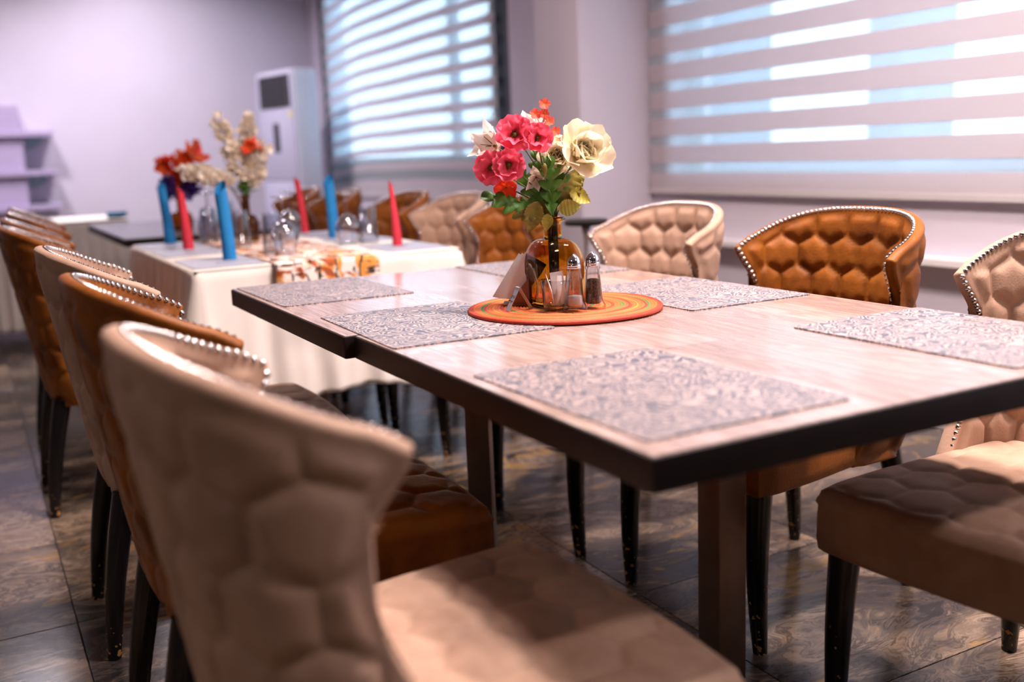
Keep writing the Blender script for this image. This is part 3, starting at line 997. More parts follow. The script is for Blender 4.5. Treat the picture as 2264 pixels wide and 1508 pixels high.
G1, G2, G3 = 'quilted chairs on the left side', 'quilted chairs along the window', 'quilted chairs far behind'
CH = [
    (0.407, 1.078, 0.02, 'beige', 'beige quilted velvet chair nearest the camera, large and blurred in the left foreground', G1),
    (0.418, 1.735, 0.00, 'brown', 'brown quilted suede chair just behind the nearest beige chair on the left', G1),
    (0.425, 2.455, -0.02, 'beige', 'beige quilted velvet chair between two brown chairs in the left row', G1),
    (0.385, 3.55, 0.0, 'brown', 'brown quilted chair in the left row beside the white-clothed table', G1),
    (0.41, 4.12, 0.0, 'brown', 'brown quilted chair whose rim shows just behind the brown chair by the white-clothed table', G3),
    (0.455, 4.72, 0.0, 'brown', 'second brown quilted chair rim behind the left row, before the dark table', G3),
    (0.49, 5.36, 0.0, 'brown', 'farthest brown quilted chair of the left row, beside the dark table', G3),
    (1.612, 1.045, PI + 0.13, 'beige', 'beige quilted chair with a lit seat, cut by the right edge of the photo', G2),
    (1.665, 1.765, PI + 0.05, 'brown', 'brown quilted chair with shiny nailheads facing the table, right of centre', G2),
    (1.63, 2.415, PI + 0.03, 'beige', 'beige quilted chair by the window, right of the amber bottle', G2),
    (1.72, 3.47, PI + 0.05, 'brown', 'brown quilted chair directly behind the flower bouquet', G3),
    (1.70, 4.02, PI + 0.03, 'beige', 'beige quilted chair between two brown ones beyond the white-clothed table', G3),
    (1.69, 4.60, PI, 'brown', 'brown quilted chair behind the red napkin at the right of the clothed table', G3),
    (1.66, 5.45, PI, 'brown', 'dim brown quilted chair in front of the far blind, behind the wine glasses', G3),
    (1.64, 6.10, PI, 'brown', 'farthest dim brown quilted chair in front of the air conditioner', G3),
]
for (x, y, rz, kind, lab, grp) in CH:
    make_chair((x, y, 0), rz, kind, lab, grp)

# ------------------------------------------------------------------ the two bare tables
def table(x0, x1, y0, y1, topmat, post_rot, label, base=0.15):
    cx, cy = (x0 + x1) / 2, (y0 + y1) / 2
    t = thing('dining_table', label, 'table', (cx, cy, 0), 0, 'bare wooden tables pushed together')
    hx, hy = (x1 - x0) / 2, (y1 - y0) / 2
    MB().box(-hx, hx, -hy, hy, 0.7065, 0.7485, 0.0025).build('edge_band', M['edge'], t, auto=30)
    MB().box(-hx + 0.0035, hx - 0.0035, -hy + 0.0035, hy - 0.0035, 0.7470, 0.7500, 0.001).build('tabletop', topmat, t)
    p = MB().box(-0.03, 0.03, -0.03, 0.03, 0.018, 0.70, 0.003).build('post', M['post'], t, auto=30)
    p.rotation_euler = (0, 0, post_rot)
    b = MB().box(-base, base, -base, base, 0.0005, 0.018, 0.004).build('base_plate', M['iron'], t, auto=30)
    b.rotation_euler = (0, 0, post_rot)
    u = MB().box(-0.16, 0.16, -0.035, 0.035, 0.690, 0.7068).box(-0.035, 0.035, -0.16, 0.16, 0.690, 0.7068).build('mounting_bracket', M['iron'], t)
    return t
table(0.612, 1.580, 0.842, 1.7725, M['top_a'], 0.0, 'near bare wooden table with dark edge, closest to the camera')
table(0.594, 1.565, 1.776, 2.667, M['top_b'], -0.62, 'farther bare wooden table with dark edge, carrying half the round orange mat')
TZ = 0.7502

# embossed placemats
def rounded_slab(hx, hy, th, r):
    pts = []
    for (sx, sy, a0) in ((1, 1, 0), (-1, 1, 90), (-1, -1, 180), (1, -1, 270)):
        for k in range(6):
            a = math.radians(a0 + 18 * k)
            pts.append((sx * (hx - r) + r * math.cos(a), sy * (hy - r) + r * math.sin(a)))
    n = len(pts)
    vs = [(x, y, 0) for x, y in pts] + [(x, y, th) for x, y in pts]
    fs = [tuple(reversed(range(n))), tuple(range(n, 2 * n))] + [(k, (k + 1) % n, n + (k + 1) % n, n + k) for k in range(n)]
    return MB().add(vs, fs)
pm_me = rounded_slab(0.160, 0.218, 0.0022, 0.010).mesh('placemat', False)
for (x, y, rz, lab) in [
        (0.797, 1.107, 0.01, 'grey scroll-patterned placemat nearest the camera, on the left corner of the near table'),
        (0.784, 1.806, -0.02, 'grey scroll-patterned placemat left of the round orange mat, across the table joint'),
        (0.770, 2.448, 0.01, 'grey scroll-patterned placemat on the far left corner of the far bare table'),
        (1.418, 1.095, 0.0, 'pale-looking scroll-patterned placemat at the right edge of the photo'),
        (1.402, 1.790, 0.01, 'grey scroll-patterned placemat right of the round orange mat, before the brown chair'),
        (1.402, 2.448, 0.0, 'grey scroll-patterned placemat behind the amber bottle at the far right corner')]:
    o = put('placemat', pm_me, M['mat'], None, (x, y, TZ))
    o.rotation_euler = (0, 0, rz)
    tag(o, lab, 'placemat', 'grey scroll placemats')

# round coiled mat
RM = Vector((1.067, 1.762, TZ + 0.0026))
prof = [(0.0005, 0.006)]
nc = 32
for k in range(nc):
    for q in range(5):
        r = 0.2 * (k + (q + 0.5) / 5) / nc
        prof.append((r, 0.0048 + 0.0026 * math.sin(PI * (q + 0.5) / 5)))
prof += [(0.2005, 0.0035), (0.1995, 0.0005), (0.0005, 0.0005)]
cm = MB().lathe(prof, 96, cap=False, fx=lambda a, r, z: r * (1 + 0.006 * math.sin(5 * a + 1)))
o = cm.build('round_mat', M['coil'], smooth=True, loc=RM, fix=True)
tag(o, 'round orange and green coiled straw mat under the bottle and shakers', 'mat')
MZ = RM.z + 0.0075

# ------------------------------------------------------------------ amber bottle vase (squared body, oval panels)
BOT = Vector((1.062, 1.795, MZ))
def bottle(body_h, half, neck_r, total_h, panels=True, wall=0.004, n_exp=5.0, shf=0.21):
    rings_o = []
    for k in range(5):   # foot
        a = k / 4 * PI / 2
        rings_o.append((0.006 * (1 - math.sin(a)) * 0.8, half - 0.008 + 0.008 * math.sin(a), 1.0))
    rings_o = [(0.0, half - 0.009, 1.0), (0.002, half - 0.004, 1.0), (0.006, half - 0.001, 1.0)]
    nb = 16
    for k in range(nb + 1):
        rings_o.append((0.010 + (body_h - 0.010) * k / nb, half, 1.0))
    sh = total_h * shf
    for k in range(1, 11):   # shoulder
        a = k / 10 * PI / 2
        r = neck_r + (half - neck_r) * math.cos(a) ** 0.85
        rings_o.append((body_h + sh * math.sin(a), r, max(0.0, 1 - (k / 10) ** 1.4)))
    zn = body_h + sh
    for k in range(1, 5):
        rings_o.append((zn + (total_h - 0.010 - zn) * k / 4, neck_r * (1 - 0.03 * k / 4), 0.0))
    rings_o += [(total_h - 0.009, neck_r + 0.006, 0.0), (total_h - 0.005, neck_r + 0.0085, 0.0), (total_h - 0.001, neck_r + 0.006, 0.0), (total_h, neck_r + 0.001, 0.0)]
    n = 96
    def ring(z, r, sq, inset):
        out = []
        for k in range(n):
            a = 2 * PI * k / n
            ca, sa = math.cos(a), math.sin(a)
            e = 2 + (n_exp - 2) * sq
            rr = (r - inset) / (abs(ca) ** e + abs(sa) ** e) ** (1 / e)
            x, y = rr * ca, rr * sa
            if panels and sq > 0.95:
                # oval recess in each flat face
                t = y if abs(ca) > abs(sa) else x
                q = (t / (half * 0.60)) ** 2 + ((z - body_h * 0.52) / (body_h * 0.44)) ** 2
                dent = 0.0022 * max(0.0, min(1.0, (1.0 - q) * 7))
                if abs(ca) > abs(sa): x -= math.copysign(dent, x)
                else: y -= math.copysign(dent, y)
            out.append((x, y, z))
        return out
    vs, fs = [], []
    seq = [ring(z, r, sq, 0) for (z, r, sq) in rings_o]
    seq += [ring(total_h - 0.002, neck_r - 0.001, 0, wall * 0.8)]
    inn = [(z, r, sq) for (z, r, sq) in rings_o if 0.008 < z < total_h - 0.012]
    for (z, r, sq) in reversed(inn):
        seq.append(ring(z, r, sq, wall))
    for s_ in seq: vs += s_
    for i in range(len(seq) - 1):
        for k in range(n):
            k2 = (k + 1) % n
            fs.append((i * n + k, i * n + k2, (i + 1) * n + k2, (i + 1) * n + k))
    fs.append(tuple(reversed(range(n))))
    fs.append(tuple((len(seq) - 1) * n + k for k in range(n)))
    return MB().add(vs, fs)
bt = bottle(0.080, 0.0550, 0.0190, 0.180, True, 0.004, 4.5, 0.31)
o = bt.build('bottle_vase', M['amber'], smooth=True, fix=True, loc=BOT)
o.rotation_euler = (0, 0, math.radians(-8))
tag(o, 'square amber glass bottle serving as a vase on the round orange mat', 'vase')

# ------------------------------------------------------------------ shakers, sugar cup, napkins, number sign
def shaker(loc, fill_h, fillmat, fname, label):
    t = thing('shaker', label, 'shaker', loc, random.uniform(0, 1), 'salt and pepper shakers')
    def octa(a, r, z):
        k = 1.0 + (0.035 * abs(math.cos(4 * a)) if z < 0.078 else 0)
        return r * k
    outer = [(0.0225, 0.0), (0.0240, 0.003), (0.0235, 0.008), (0.0195, 0.015), (0.0178, 0.025), (0.0150, 0.055), (0.0133, 0.076), (0.0150, 0.080), (0.0150, 0.084), (0.0125, 0.0865)]
    inner = [(0.0105, 0.0865), (0.0112, 0.076), (0.0128, 0.055), (0.0155, 0.025), (0.0165, 0.014), (0.0150, 0.010), (0.0005, 0.0095)]
    MB().lathe(outer + inner, 32, cap=False, fx=octa).build('glass_body', M['clear'], t, smooth=True, fix=True)
    f = [(0.0005, 0.0102), (0.0145, 0.0105), (0.0158, 0.015), (0.0150, 0.025)]
    zt = 0.025
    while zt + 0.01 < fill_h:
        zt += 0.01
        f.append((0.0153 - (zt - 0.025) * 0.088, zt))
    rtop = f[-1][0]
    f += [(rtop * 0.98, fill_h), (rtop * 0.55, fill_h + 0.0015), (0.0005, fill_h + 0.001)]
    MB().lathe(f, 24, cap=False).build(fname, fillmat, t, smooth=True)
    cap = [(0.0135, 0.0848), (0.0142, 0.086), (0.0142, 0.088), (0.0134, 0.0888), (0.0142, 0.0896), (0.0142, 0.0912), (0.0132, 0.092), (0.0136, 0.094), (0.0128, 0.099), (0.0105, 0.1045), (0.0065, 0.1095), (0.003, 0.1125), (0.0004, 0.1135)]
    c = MB().lathe(cap, 28, cap=False).build('cap', M['chrome'], t, smooth=True)
    hm = MB()
    for k in range(6):
        a = k * PI / 3
        r, z = 0.0066, 0.1096
        n = Vector((math.cos(a) * 0.75, math.sin(a) * 0.75, 0.65)).normalized()
        p = Vector((r * math.cos(a), r * math.sin(a), z))
        q = n.orthogonal().normalized(); w2 = n.cross(q)
        base = len(hm.v)
        hm.v += [tuple(p + n * 0.0003 + (q * math.cos(2 * PI * j / 8) + w2 * math.sin(2 * PI * j / 8)) * 0.0009) for j in range(8)]
        hm.f.append(tuple(base + j for j in range(8)))
    hm.build('cap_holes', M['black'], c)
    return t
shaker((1.039, 1.679, MZ), 0.030, M['salt'], 'salt', 'glass salt shaker with white salt at the bottom and chrome cap')
shaker((1.088, 1.688, MZ), 0.058, M['pepper'], 'pepper', 'glass pepper shaker half full of dark pepper, chrome cap')

CUP = Vector((1.018, 1.714, MZ))
t = thing('glass_cup', 'small fluted glass cup holding paper sachets, between bottle and salt shaker', 'cup', CUP, 0.3)
def flute(a, r, z):
    return r * (1 + (0.05 * abs(math.sin(6 * a)) if 0.004 < z < 0.042 and r > 0.02 else 0))
cp = [(0.0005, 0.0), (0.0235, 0.0), (0.0250, 0.003), (0.0265, 0.02), (0.0280, 0.042), (0.0295, 0.046), (0.0305, 0.062), (0.0290, 0.0622), (0.0278, 0.046), (0.0255, 0.040), (0.0225, 0.012), (0.0005, 0.009)]
MB().lathe(cp, 48, cap=False, fx=flute).build('glass_body', M['clear'], t, smooth=True, fix=True)
for k, (a, tilt, dx, dy, lab) in enumerate([(0.4, 0.30, 0.004, 0.002, 'front white sachet curling out of the glass cup'), (1.1, -0.22, -0.003, 0.006, 'middle white sachet in the glass cup'), (2.2, 0.35, 0.008, -0.002, 'white sachet leaning to the right in the glass cup')]):
    mb = MB()
    hw, hh = 0.0145, 0.058 + 0.004 * k
    for sgn in (1, -1):
        mb.grid(lambda u, v: ((u - 0.5) * 2 * hw, sgn * 0.0022 * math.sin(PI * u) * math.sin(PI * v) + 0.006 * v * v, v * hh), 6, 8)
    o = mb.build('sugar_sachet', M['sachet'], smooth=True, loc=CUP + Vector((dx, dy, 0.0105)), fix=True)
    o.rotation_euler = (tilt * 0.6, tilt * 0.5, a)
    tag(o, lab, 'sachet', 'paper sachets in the glass cup')

# napkins leaning in a triangular holder, left of the bottle
SD = Vector((0.862, -0.507, 0)); DP = Vector((0.507, 0.862, 0)); UZ = Vector((0, 0, 1))
HB = Vector((0.962, 1.868, MZ))
t = thing('napkin_holder', 'copper-brown triangular napkin holder left of the bottle', 'holder', HB)
def prism(pts, d0, d1):
    n = len(pts)
    vs = [p + DP * d0 for p in pts] + [p + DP * d1 for p in pts]
    return MB().add(vs, [tuple(range(n)), tuple(reversed(range(n, 2 * n)))] + [(k, n + k, n + (k + 1) % n, (k + 1) % n) for k in range(n)])
tri = [SD * 0.024, SD * 0.078, SD * 0.078 + UZ * 0.062]
tri = [p + UZ * 0.003 for p in tri]
prism(tri, -0.024, -0.020).build('side_panel', M['holder'], t, fix=True)
prism(tri, 0.020, 0.024).build('side_panel', M['holder'], t, fix=True)
prism([SD * 0.016, SD * 0.082, SD * 0.082 + UZ * 0.0035, SD * 0.016 + UZ * 0.0035], -0.027, 0.027).build('base', M['holder'], t, fix=True)
nap_labels = ['frontmost folded white paper napkin in the holder', 'middle folded white paper napkin in the holder', 'leftmost folded white paper napkin in the holder']
e1 = (SD * 0.545 + UZ * 0.838); e2 = (SD * 0.838 - UZ * 0.545)
for k in range(3):
    ln, wd, th = 0.112 - 0.002 * k, 0.050, 0.0042
    mb = MB()
    def nf(u, v, side):
        # u along the napkin from its foot, v across; the free edges flare a little
        thick = th * (0.30 + 0.70 * math.sin(PI * min(1.0, 0.15 + u * 0.9))) * (0.45 + 0.55 * v)
        bend = 0.003 * math.sin(u * 3.0 + k) * (1 - v)
        low = 0.010 * (1 - u) * v          # foot trimmed to stand level
        return e1 * (ln * u + low * 2.6) + e2 * (wd * v) + DP * (side * thick + bend)
    nu_, nv_ = 14, 6
    mb.grid(lambda u, v: nf(u, v, -0.5), nu_, nv_)
    n0 = len(mb.v)
    mb.grid(lambda u, v: nf(u, v, 0.5), nu_, nv_)
    w_ = nv_ + 1
    for i_ in range(nu_):
        mb.f.append((i_ * w_, (i_ + 1) * w_, n0 + (i_ + 1) * w_, n0 + i_ * w_))
        mb.f.append((i_ * w_ + nv_, n0 + i_ * w_ + nv_, n0 + (i_ + 1) * w_ + nv_, (i_ + 1) * w_ + nv_))
    for j_ in range(nv_):
        e = nu_ * w_
        mb.f.append((j_, n0 + j_, n0 + j_ + 1, j_ + 1))
        mb.f.append((e + j_, e + j_ + 1, n0 + e + j_ + 1, n0 + e + j_))
    o = mb.build('paper_napkin', M['tissue'], smooth=True, fix=True, loc=HB - SD * (0.006 * k - 0.004) + DP * (0.011 * k - 0.010) + UZ * 0.0145)
    o.data.set_sharp_from_angle(angle=math.radians(50))
    tag(o, nap_labels[k], 'napkin', 'folded napkins in the holder')

# bent steel table-number sign: strip over a ridge
SG = Vector((0.964, 1.772, MZ))
t = thing('table_number_sign', 'bent steel table number sign reading 12, before the napkins', 'sign', SG)
sdir = Vector((0.999, -0.043, 0)).normalized(); sw = Vector((0.043, 0.999, 0)).normalized()
legs_dx = 0.0265; ph = 0.046; hw = 0.0085
pa, pt, pb = -sdir * legs_dx, Vector((0, 0, ph)), sdir * legs_dx * 1.05
path = [pa, pa * 0.14 + pt * 0.86, pt * 0.985 - sdir * 0.0022, pt, pt * 0.985 + sdir * 0.0022, pb * 0.14 + pt * 0.86, pb]
mb = MB()
th = 0.0009
vs = []
for p in path:
    for (a, b_) in ((-1, 0), (1, 0), (1, 1), (-1, 1)):
        vs.append(p + sw * hw * a + Vector((0, 0, th * b_)))
fs = []
for i in range(len(path) - 1):
    for k in range(4):
        fs.append((i * 4 + k, i * 4 + (k + 1) % 4, (i + 1) * 4 + (k + 1) % 4, (i + 1) * 4 + k))
fs += [(3, 2, 1, 0), tuple((len(path) - 1) * 4 + k for k in range(4))]
mb.add(vs, fs)
mb.build('bent_strip', M['steel'], t, fix=True)
cu = bpy.data.curves.new('number', 'FONT'); cu.body = '12'; cu.size = 0.019; cu.align_x = 'CENTER'; cu.align_y = 'CENTER'; cu.extrude = 0.0002
tmp = bpy.data.objects.new('number_tmp', cu); C.objects.link(tmp)
dg = bpy.context.evaluated_depsgraph_get()
tme = bpy.data.meshes.new_from_object(tmp.evaluated_get(dg))
bpy.data.objects.remove(tmp)
num = put('number', tme, M['ink'], t)
num['label'] = 'dark figures 12 on the steel strip'
up_s = (pt - pa).normalized()           # along the strip, upwards
nrm = up_s.cross(sw)
if nrm.dot(Vector((-1, -1, 0))) < 0: nrm = -nrm
# figures read along the strip
xa = up_s; za = nrm; ya = za.cross(xa)
mid = (pa * 0.50 + pt * 0.50) + nrm * 0.0012
num.matrix_basis = Matrix(((xa.x, ya.x, za.x, mid.x), (xa.y, ya.y, za.y, mid.y), (xa.z, ya.z, za.z, mid.z), (0, 0, 0, 1)))

# ------------------------------------------------------------------ flowers
def petal_mesh(name, Lp, Wp, cup, ruffle, tipk, seed, nu=8, nv=8, base_w=0.18, curl=0.0, teeth=0):
    """petal from the origin along +Y, face up +Z; cup>0 folds the sides up; curl bends the tip back"""
    rnd = random.Random(seed)
    ph = [rnd.uniform(0, 6) for _ in range(4)]
    mb = MB()
    def fn(u, v):
        x = (u - 0.5) * 2
        prof = base_w + (1 - base_w) * math.sin(min(1.0, v * 1.02) ** 0.8 * PI * 0.5) ** 1.0
        end = (1 - abs(x) ** 2.4 * 0.28 - tipk * abs(x))
        if v > 0.9 and teeth: end += 0.05 * math.sin(x * teeth + ph[3])
        y = Lp * v * (1 - (1 - end) * v)
        w = Wp / 2 * prof
        z = cup * Wp * x * x * (0.3 + 0.7 * v) + ruffle * v ** 2 * (math.sin(x * 5.2 + ph[0]) + 0.6 * math.sin(x * 9.0 + ph[1])) + curl * Lp * (v ** 2) - 0.2 * curl * Lp * v
        return (x * w, y, z + ruffle * 0.4 * math.sin(v * 7 + ph[2]))
    mb.grid(fn, nu, nv)
    return mb.mesh(name, True)

def leaf_lobed(name, Lf, Wf, lobes, seed):
    rnd = random.Random(seed)
    mb = MB()
    n = lobes * 6
    vs, fs = [], []
    for i in range(n + 1):
        v = i / n
        env = math.sin(PI * min(1, v * 0.97 + 0.03)) ** 0.7
        lob = 0.30 + 0.70 * abs(math.sin(v * lobes * PI)) ** 0.8
        w = Wf / 2 * env * lob
        fwd = 0.10 * Lf * abs(math.sin(v * lobes * PI))
        y = Lf * v
        zz = -0.18 * Lf * v * v + 0.03 * Lf * math.sin(v * 9 + seed)
        vs += [(-w, y + fwd * 0.8, zz - 0.22 * w + 0.004 * math.sin(i)), (-w * 0.45, y + fwd * 0.3, zz + 0.05 * w), (0, y, zz - 0.002), (w * 0.45, y + fwd * 0.3, zz + 0.05 * w), (w, y + fwd * 0.8, zz - 0.22 * w)]
    for i in range(n):
        for k in range(4):
            fs.append((i * 5 + k, i * 5 + k + 1, (i + 1) * 5 + k + 1, (i + 1) * 5 + k))
    return MB().add(vs, fs).mesh(name, True)

def leaf_ovate(name, Lf, Wf, seed, droop=0.25):
    vs, fs = [], []
    n = 22
    for i in range(n + 1):
        v = i / n
        w = Wf / 2 * math.sin(PI * v ** 0.8) ** 0.85 * (1 + (0.07 if i % 2 else -0.02))
        zz = -droop * Lf * v * v
        for k, x in enumerate((-1, -0.5, 0, 0.5, 1)):
            vs.append((w * x, Lf * v + 0.01 * Lf * abs(x), zz + 0.28 * w * x * x + (0.0012 * math.sin(i * 1.9) * abs(x))))
    for i in range(n):
        for k in range(4):
            fs.append((i * 5 + k, i * 5 + k + 1, (i + 1) * 5 + k + 1, (i + 1) * 5 + k))
    return MB().add(vs, fs).mesh(name, True)

def frame(origin, zdir, roll=0.0):
    z = Vector(zdir).normalized()
    x = Vector((0, 0, 1)).cross(z)
    if x.length < 1e-4: x = Vector((1, 0, 0))
    x.normalize(); y = z.cross(x)
    m = Matrix(((x.x, y.x, z.x, origin[0]), (x.y, y.y, z.y, origin[1]), (x.z, y.z, z.z, origin[2]), (0, 0, 0, 1)))
    return m @ Matrix.Rotation(roll, 4, 'Z')

def yframe(origin, ydir, zhint):
    y = Vector(ydir).normalized(); z = Vector(zhint); z = (z - y * z.dot(y)).normalized(); x = y.cross(z)
    return Matrix(((x.x, y.x, z.x, origin[0]), (x.y, y.y, z.y, origin[1]), (x.z, y.z, z.z, origin[2]), (0, 0, 0, 1)))

NECK = BOT + Vector((0, 0, 0.178))
CAMDIR = Vector((-0.51, -0.85, 0.10)).normalized()   # the side of the room the blooms were arranged towards
SIDE = Vector((0.862, -0.507, 0)); DEEP = Vector((0.507, 0.862, 0))
def bloom_pos(sx, z, d=0.0):
    return BOT + SIDE * sx + DEEP * d + Vector((0, 0, z))

def bez(a, b, c, n=10):
    return [a * (1 - t) ** 2 + b * 2 * t * (1 - t) + c * t * t for t in [k / n for k in range(n + 1)]]

def stem_pts(root_loc, head, bend=0.5):
    """in local coordinates of the thing: from inside the bottle neck to the bloom"""
    a = Vector((0, 0, 0)); h = head - root_loc
    return bez(a, Vector((h.x * 0.12, h.y * 0.12, h.z * 0.62)), h)

stem_count = [0]
def start_flower(name, label, cat, group, head, stem_mat='stem', r=0.0016):
    k = stem_count[0]; stem_count[0] += 1
    a = k * 2.4
    root_loc = NECK + Vector((0.009 * math.cos(a), 0.009 * math.sin(a), -0.15 + 0.006 * (k % 5)))
    t = thing(name, label, cat, root_loc, 0, group)
    neck_l = NECK + Vector((0.0085 * math.cos(a), 0.0085 * math.sin(a), 0.0)) - root_loc
    h = head - root_loc
    pts = bez(Vector((0, 0, 0)), neck_l * 0.5, neck_l, 4) + bez(neck_l, neck_l + Vector((h.x - neck_l.x, h.y - neck_l.y, 0)) * 0.25 + Vector((0, 0, (h.z - neck_l.z) * 0.55)), h, 10)[1:]
    MB().tube(pts, r, 6).build('stem', M[stem_mat], t, smooth=True)
    return t, h

def add_petal(t, me, mat, m, name='petal'):
    o = put(name, me, mat, t)
    o.matrix_basis = m
    return o

poppy_mes = [petal_mesh('petal', 0.036, 0.048, 0.12, 0.0042, 0.02, s, 10, 8, 0.22, 0.10, 9) for s in (1, 2, 3)]
def poppy(head, facing, size, label, mat='pink', group='pink poppies in the amber bottle', roll=0.0):
    t, h = start_flower('poppy', label, 'flower', group, head)
    F = frame(h, facing, roll)
    for lay, (n, tilt, sc) in enumerate(((4, 18, 1.05), (3, 36, 0.82))):
        for k in range(n):
            m = F @ Matrix.Rotation(2 * PI * k / n + lay * 0.6, 4, 'Z') @ Matrix.Rotation(math.radians(tilt + 5 * math.sin(k * 2.1)), 4, 'X') @ Matrix.Scale(size * sc * 1.1, 4)
            add_petal(t, poppy_mes[k % 3], M[mat], m)
    c = MB().lathe([(0.0005, 0.0), (0.005, 0.001), (0.0062, 0.005), (0.0048, 0.009), (0.0005, 0.010)], 12, cap=False)
    rnd = random.Random(5)
    for k in range(16):
        a = rnd.uniform(0, 2 * PI); r = rnd.uniform(0.006, 0.0105)
        c.tube([(0.004 * math.cos(a), 0.004 * math.sin(a), 0.002), (r * math.cos(a), r * math.sin(a), 0.008 + rnd.uniform(0, 0.003))], [0.0004, 0.0009], 4)
    o = c.build('flower_centre', M['stamen'], t, smooth=True)
    o.matrix_basis = F @ Matrix.Scale(size, 4)
    return t

poppy(bloom_pos(-0.070, 0.345, -0.015), (-0.50, -0.80, 0.30), 1.02, 'upper pink poppy with a dark centre in the bottle bouquet', roll=0.3)
poppy(bloom_pos(-0.025, 0.337, -0.020), (-0.30, -0.85, 0.18), 0.80, 'pink poppy touching the coral sprig, right of the upper poppy', roll=0.8)
poppy(bloom_pos(-0.118, 0.283, -0.020), (-0.75, -0.62, 0.05), 0.90, 'leftmost deep pink poppy, low in the bottle bouquet', roll=0.1)
poppy(bloom_pos(-0.083, 0.287, -0.035), (-0.50, -0.85, 0.02), 0.86, 'deep pink poppy between the leftmost poppy and the leaves', roll=1.2)

# cream peony, large, right of the bouquet
peo_out = [petal_mesh('petal', 0.056, 0.058, 0.16, 0.0034, 0.02, 20 + s, 10, 8, 0.20, 0.28, 7) for s in range(3)]
peo_in = [petal_mesh('petal', 0.034, 0.044, 0.26, 0.0014, 0.02, 30 + s, 8, 8, 0.35, 0.22, 6) for s in range(3)]
def peony(head, facing, size, label):
    t, h = start_flower('peony', label, 'flower', 'cream peonies in the amber bottle', head, 'stem', 0.0022)
    F = frame(h, facing, 0.4)
    for lay, (n, tilt, sc, mes) in enumerate(((5, 20, 1.0, peo_out), (5, 48, 0.88, peo_out), (6, 58, 1.05, peo_in), (5, 70, 0.92, peo_in), (5, 80, 0.75, peo_in), (3, 88, 0.55, peo_in))):
        for k in range(n):
            m = F @ Matrix.Rotation(2 * PI * (k + 0.37 * lay) / n, 4, 'Z') @ Matrix.Rotation(math.radians(tilt + 7 * math.sin(k * 1.7 + lay)), 4, 'X') @ Matrix.Scale(size * sc, 4)
            add_petal(t, mes[k % 3], M['cream'], m)
    return t
peony(bloom_pos(0.058, 0.300, -0.015), (-0.10, -0.80, 0.35), 1.28, 'large cream peony in full bloom, right side of the bottle bouquet')
peony(bloom_pos(0.015, 0.296, 0.020), (-0.45, -0.75, 0.35), 0.95, 'smaller cream peony half hidden between the big peony and the pink poppies')

# white lilies with brown veins, left and behind
lily_mes = [petal_mesh('petal', 0.062, 0.034, 0.12, 0.0025, 0.26, 40 + s, 8, 10, 0.25, 0.18, 8) for s in range(3)]
def lily(head, facing, size, label, n=6):
    t, h = start_flower('lily', label, 'flower', 'white lilies in the amber bottle', head, 'twig')
    F = frame(h, facing, 0.2)
    for k in range(n):
        m = F @ Matrix.Rotation(2 * PI * k / n, 4, 'Z') @ Matrix.Rotation(math.radians((48 if k % 2 else 30) + 6 * math.sin(k)), 4, 'X') @ Matrix.Scale(size, 4)
        add_petal(t, lily_mes[k % 3], M['white'], m)
    v = MB()
    for k in range(4):
        a = k * 1.7
        v.tube([(0, 0, 0.004), (0.006 * math.cos(a), 0.006 * math.sin(a), 0.022), (0.012 * math.cos(a), 0.012 * math.sin(a), 0.036)], [0.0009, 0.0008, 0.0006], 5)
    o = v.build('stamens', M['twig'], t, smooth=True)
    o.matrix_basis = F @ Matrix.Scale(size, 4)
    return t
lily(bloom_pos(-0.108, 0.325, 0.015), (-0.88, -0.25, 0.28), 1.0, 'white lily sticking out at the far left of the bottle bouquet')
lily(bloom_pos(-0.030, 0.350, 0.030), (-0.35, -0.2, 0.95), 0.85, 'white lily behind the pink poppies, under the coral sprig')
lily(bloom_pos(-0.075, 0.262, 0.020), (-0.6, -0.7, 0.1), 0.72, 'white lily half hidden below the deep pink poppies')
lily(bloom_pos(-0.030, 0.262, -0.005), (-0.45, -0.8, -0.25), 0.62, 'small pale lily turned down, left of the drooping bud')

# coral sprig on top
small_pet = petal_mesh('petal', 0.0125, 0.0105, 0.08, 0.0004, -0.05, 50, 6, 5, 0.15, 0.02)
def sprig(tip, label, offs):
    t, h = start_flower('coral_sprig', label, 'flower', None, tip, 'twig', 0.0009)
    for q, (dx, dz, dd, sc) in enumerate(offs):
        p = h + SIDE * dx + DEEP * dd + Vector((0, 0, dz))
        MB().tube(bez(h, h + (p - h) * 0.5 + Vector((0, 0, -0.004)), p, 4), 0.0006, 5).build('twig', M['leafy'], t, smooth=True)
        F = frame(p, (CAMDIR + Vector((random.uniform(-0.3, 0.3), random.uniform(-0.3, 0.3), 0.35 + random.uniform(-0.2, 0.3)))), q)
        for k in range(5):
            m = F @ Matrix.Rotation(2 * PI * k / 5, 4, 'Z') @ Matrix.Rotation(math.radians(12), 4, 'X') @ Matrix.Scale(sc, 4)
            add_petal(t, small_pet, M['coral'], m)
    return t
sprig(bloom_pos(-0.010, 0.352, 0.0), 'thin sprig of small coral blossoms rising above the bottle bouquet',
      [(-0.017, 0.034, 0.0, 1.0), (0.002, 0.053, 0.0, 1.0), (0.001, 0.034, 0.005, 0.9), (0.010, 0.018, 0.0, 1.0), (0.022, -0.002, 0.0, 0.9), (0.040, -0.020, 0.01, 0.9)])
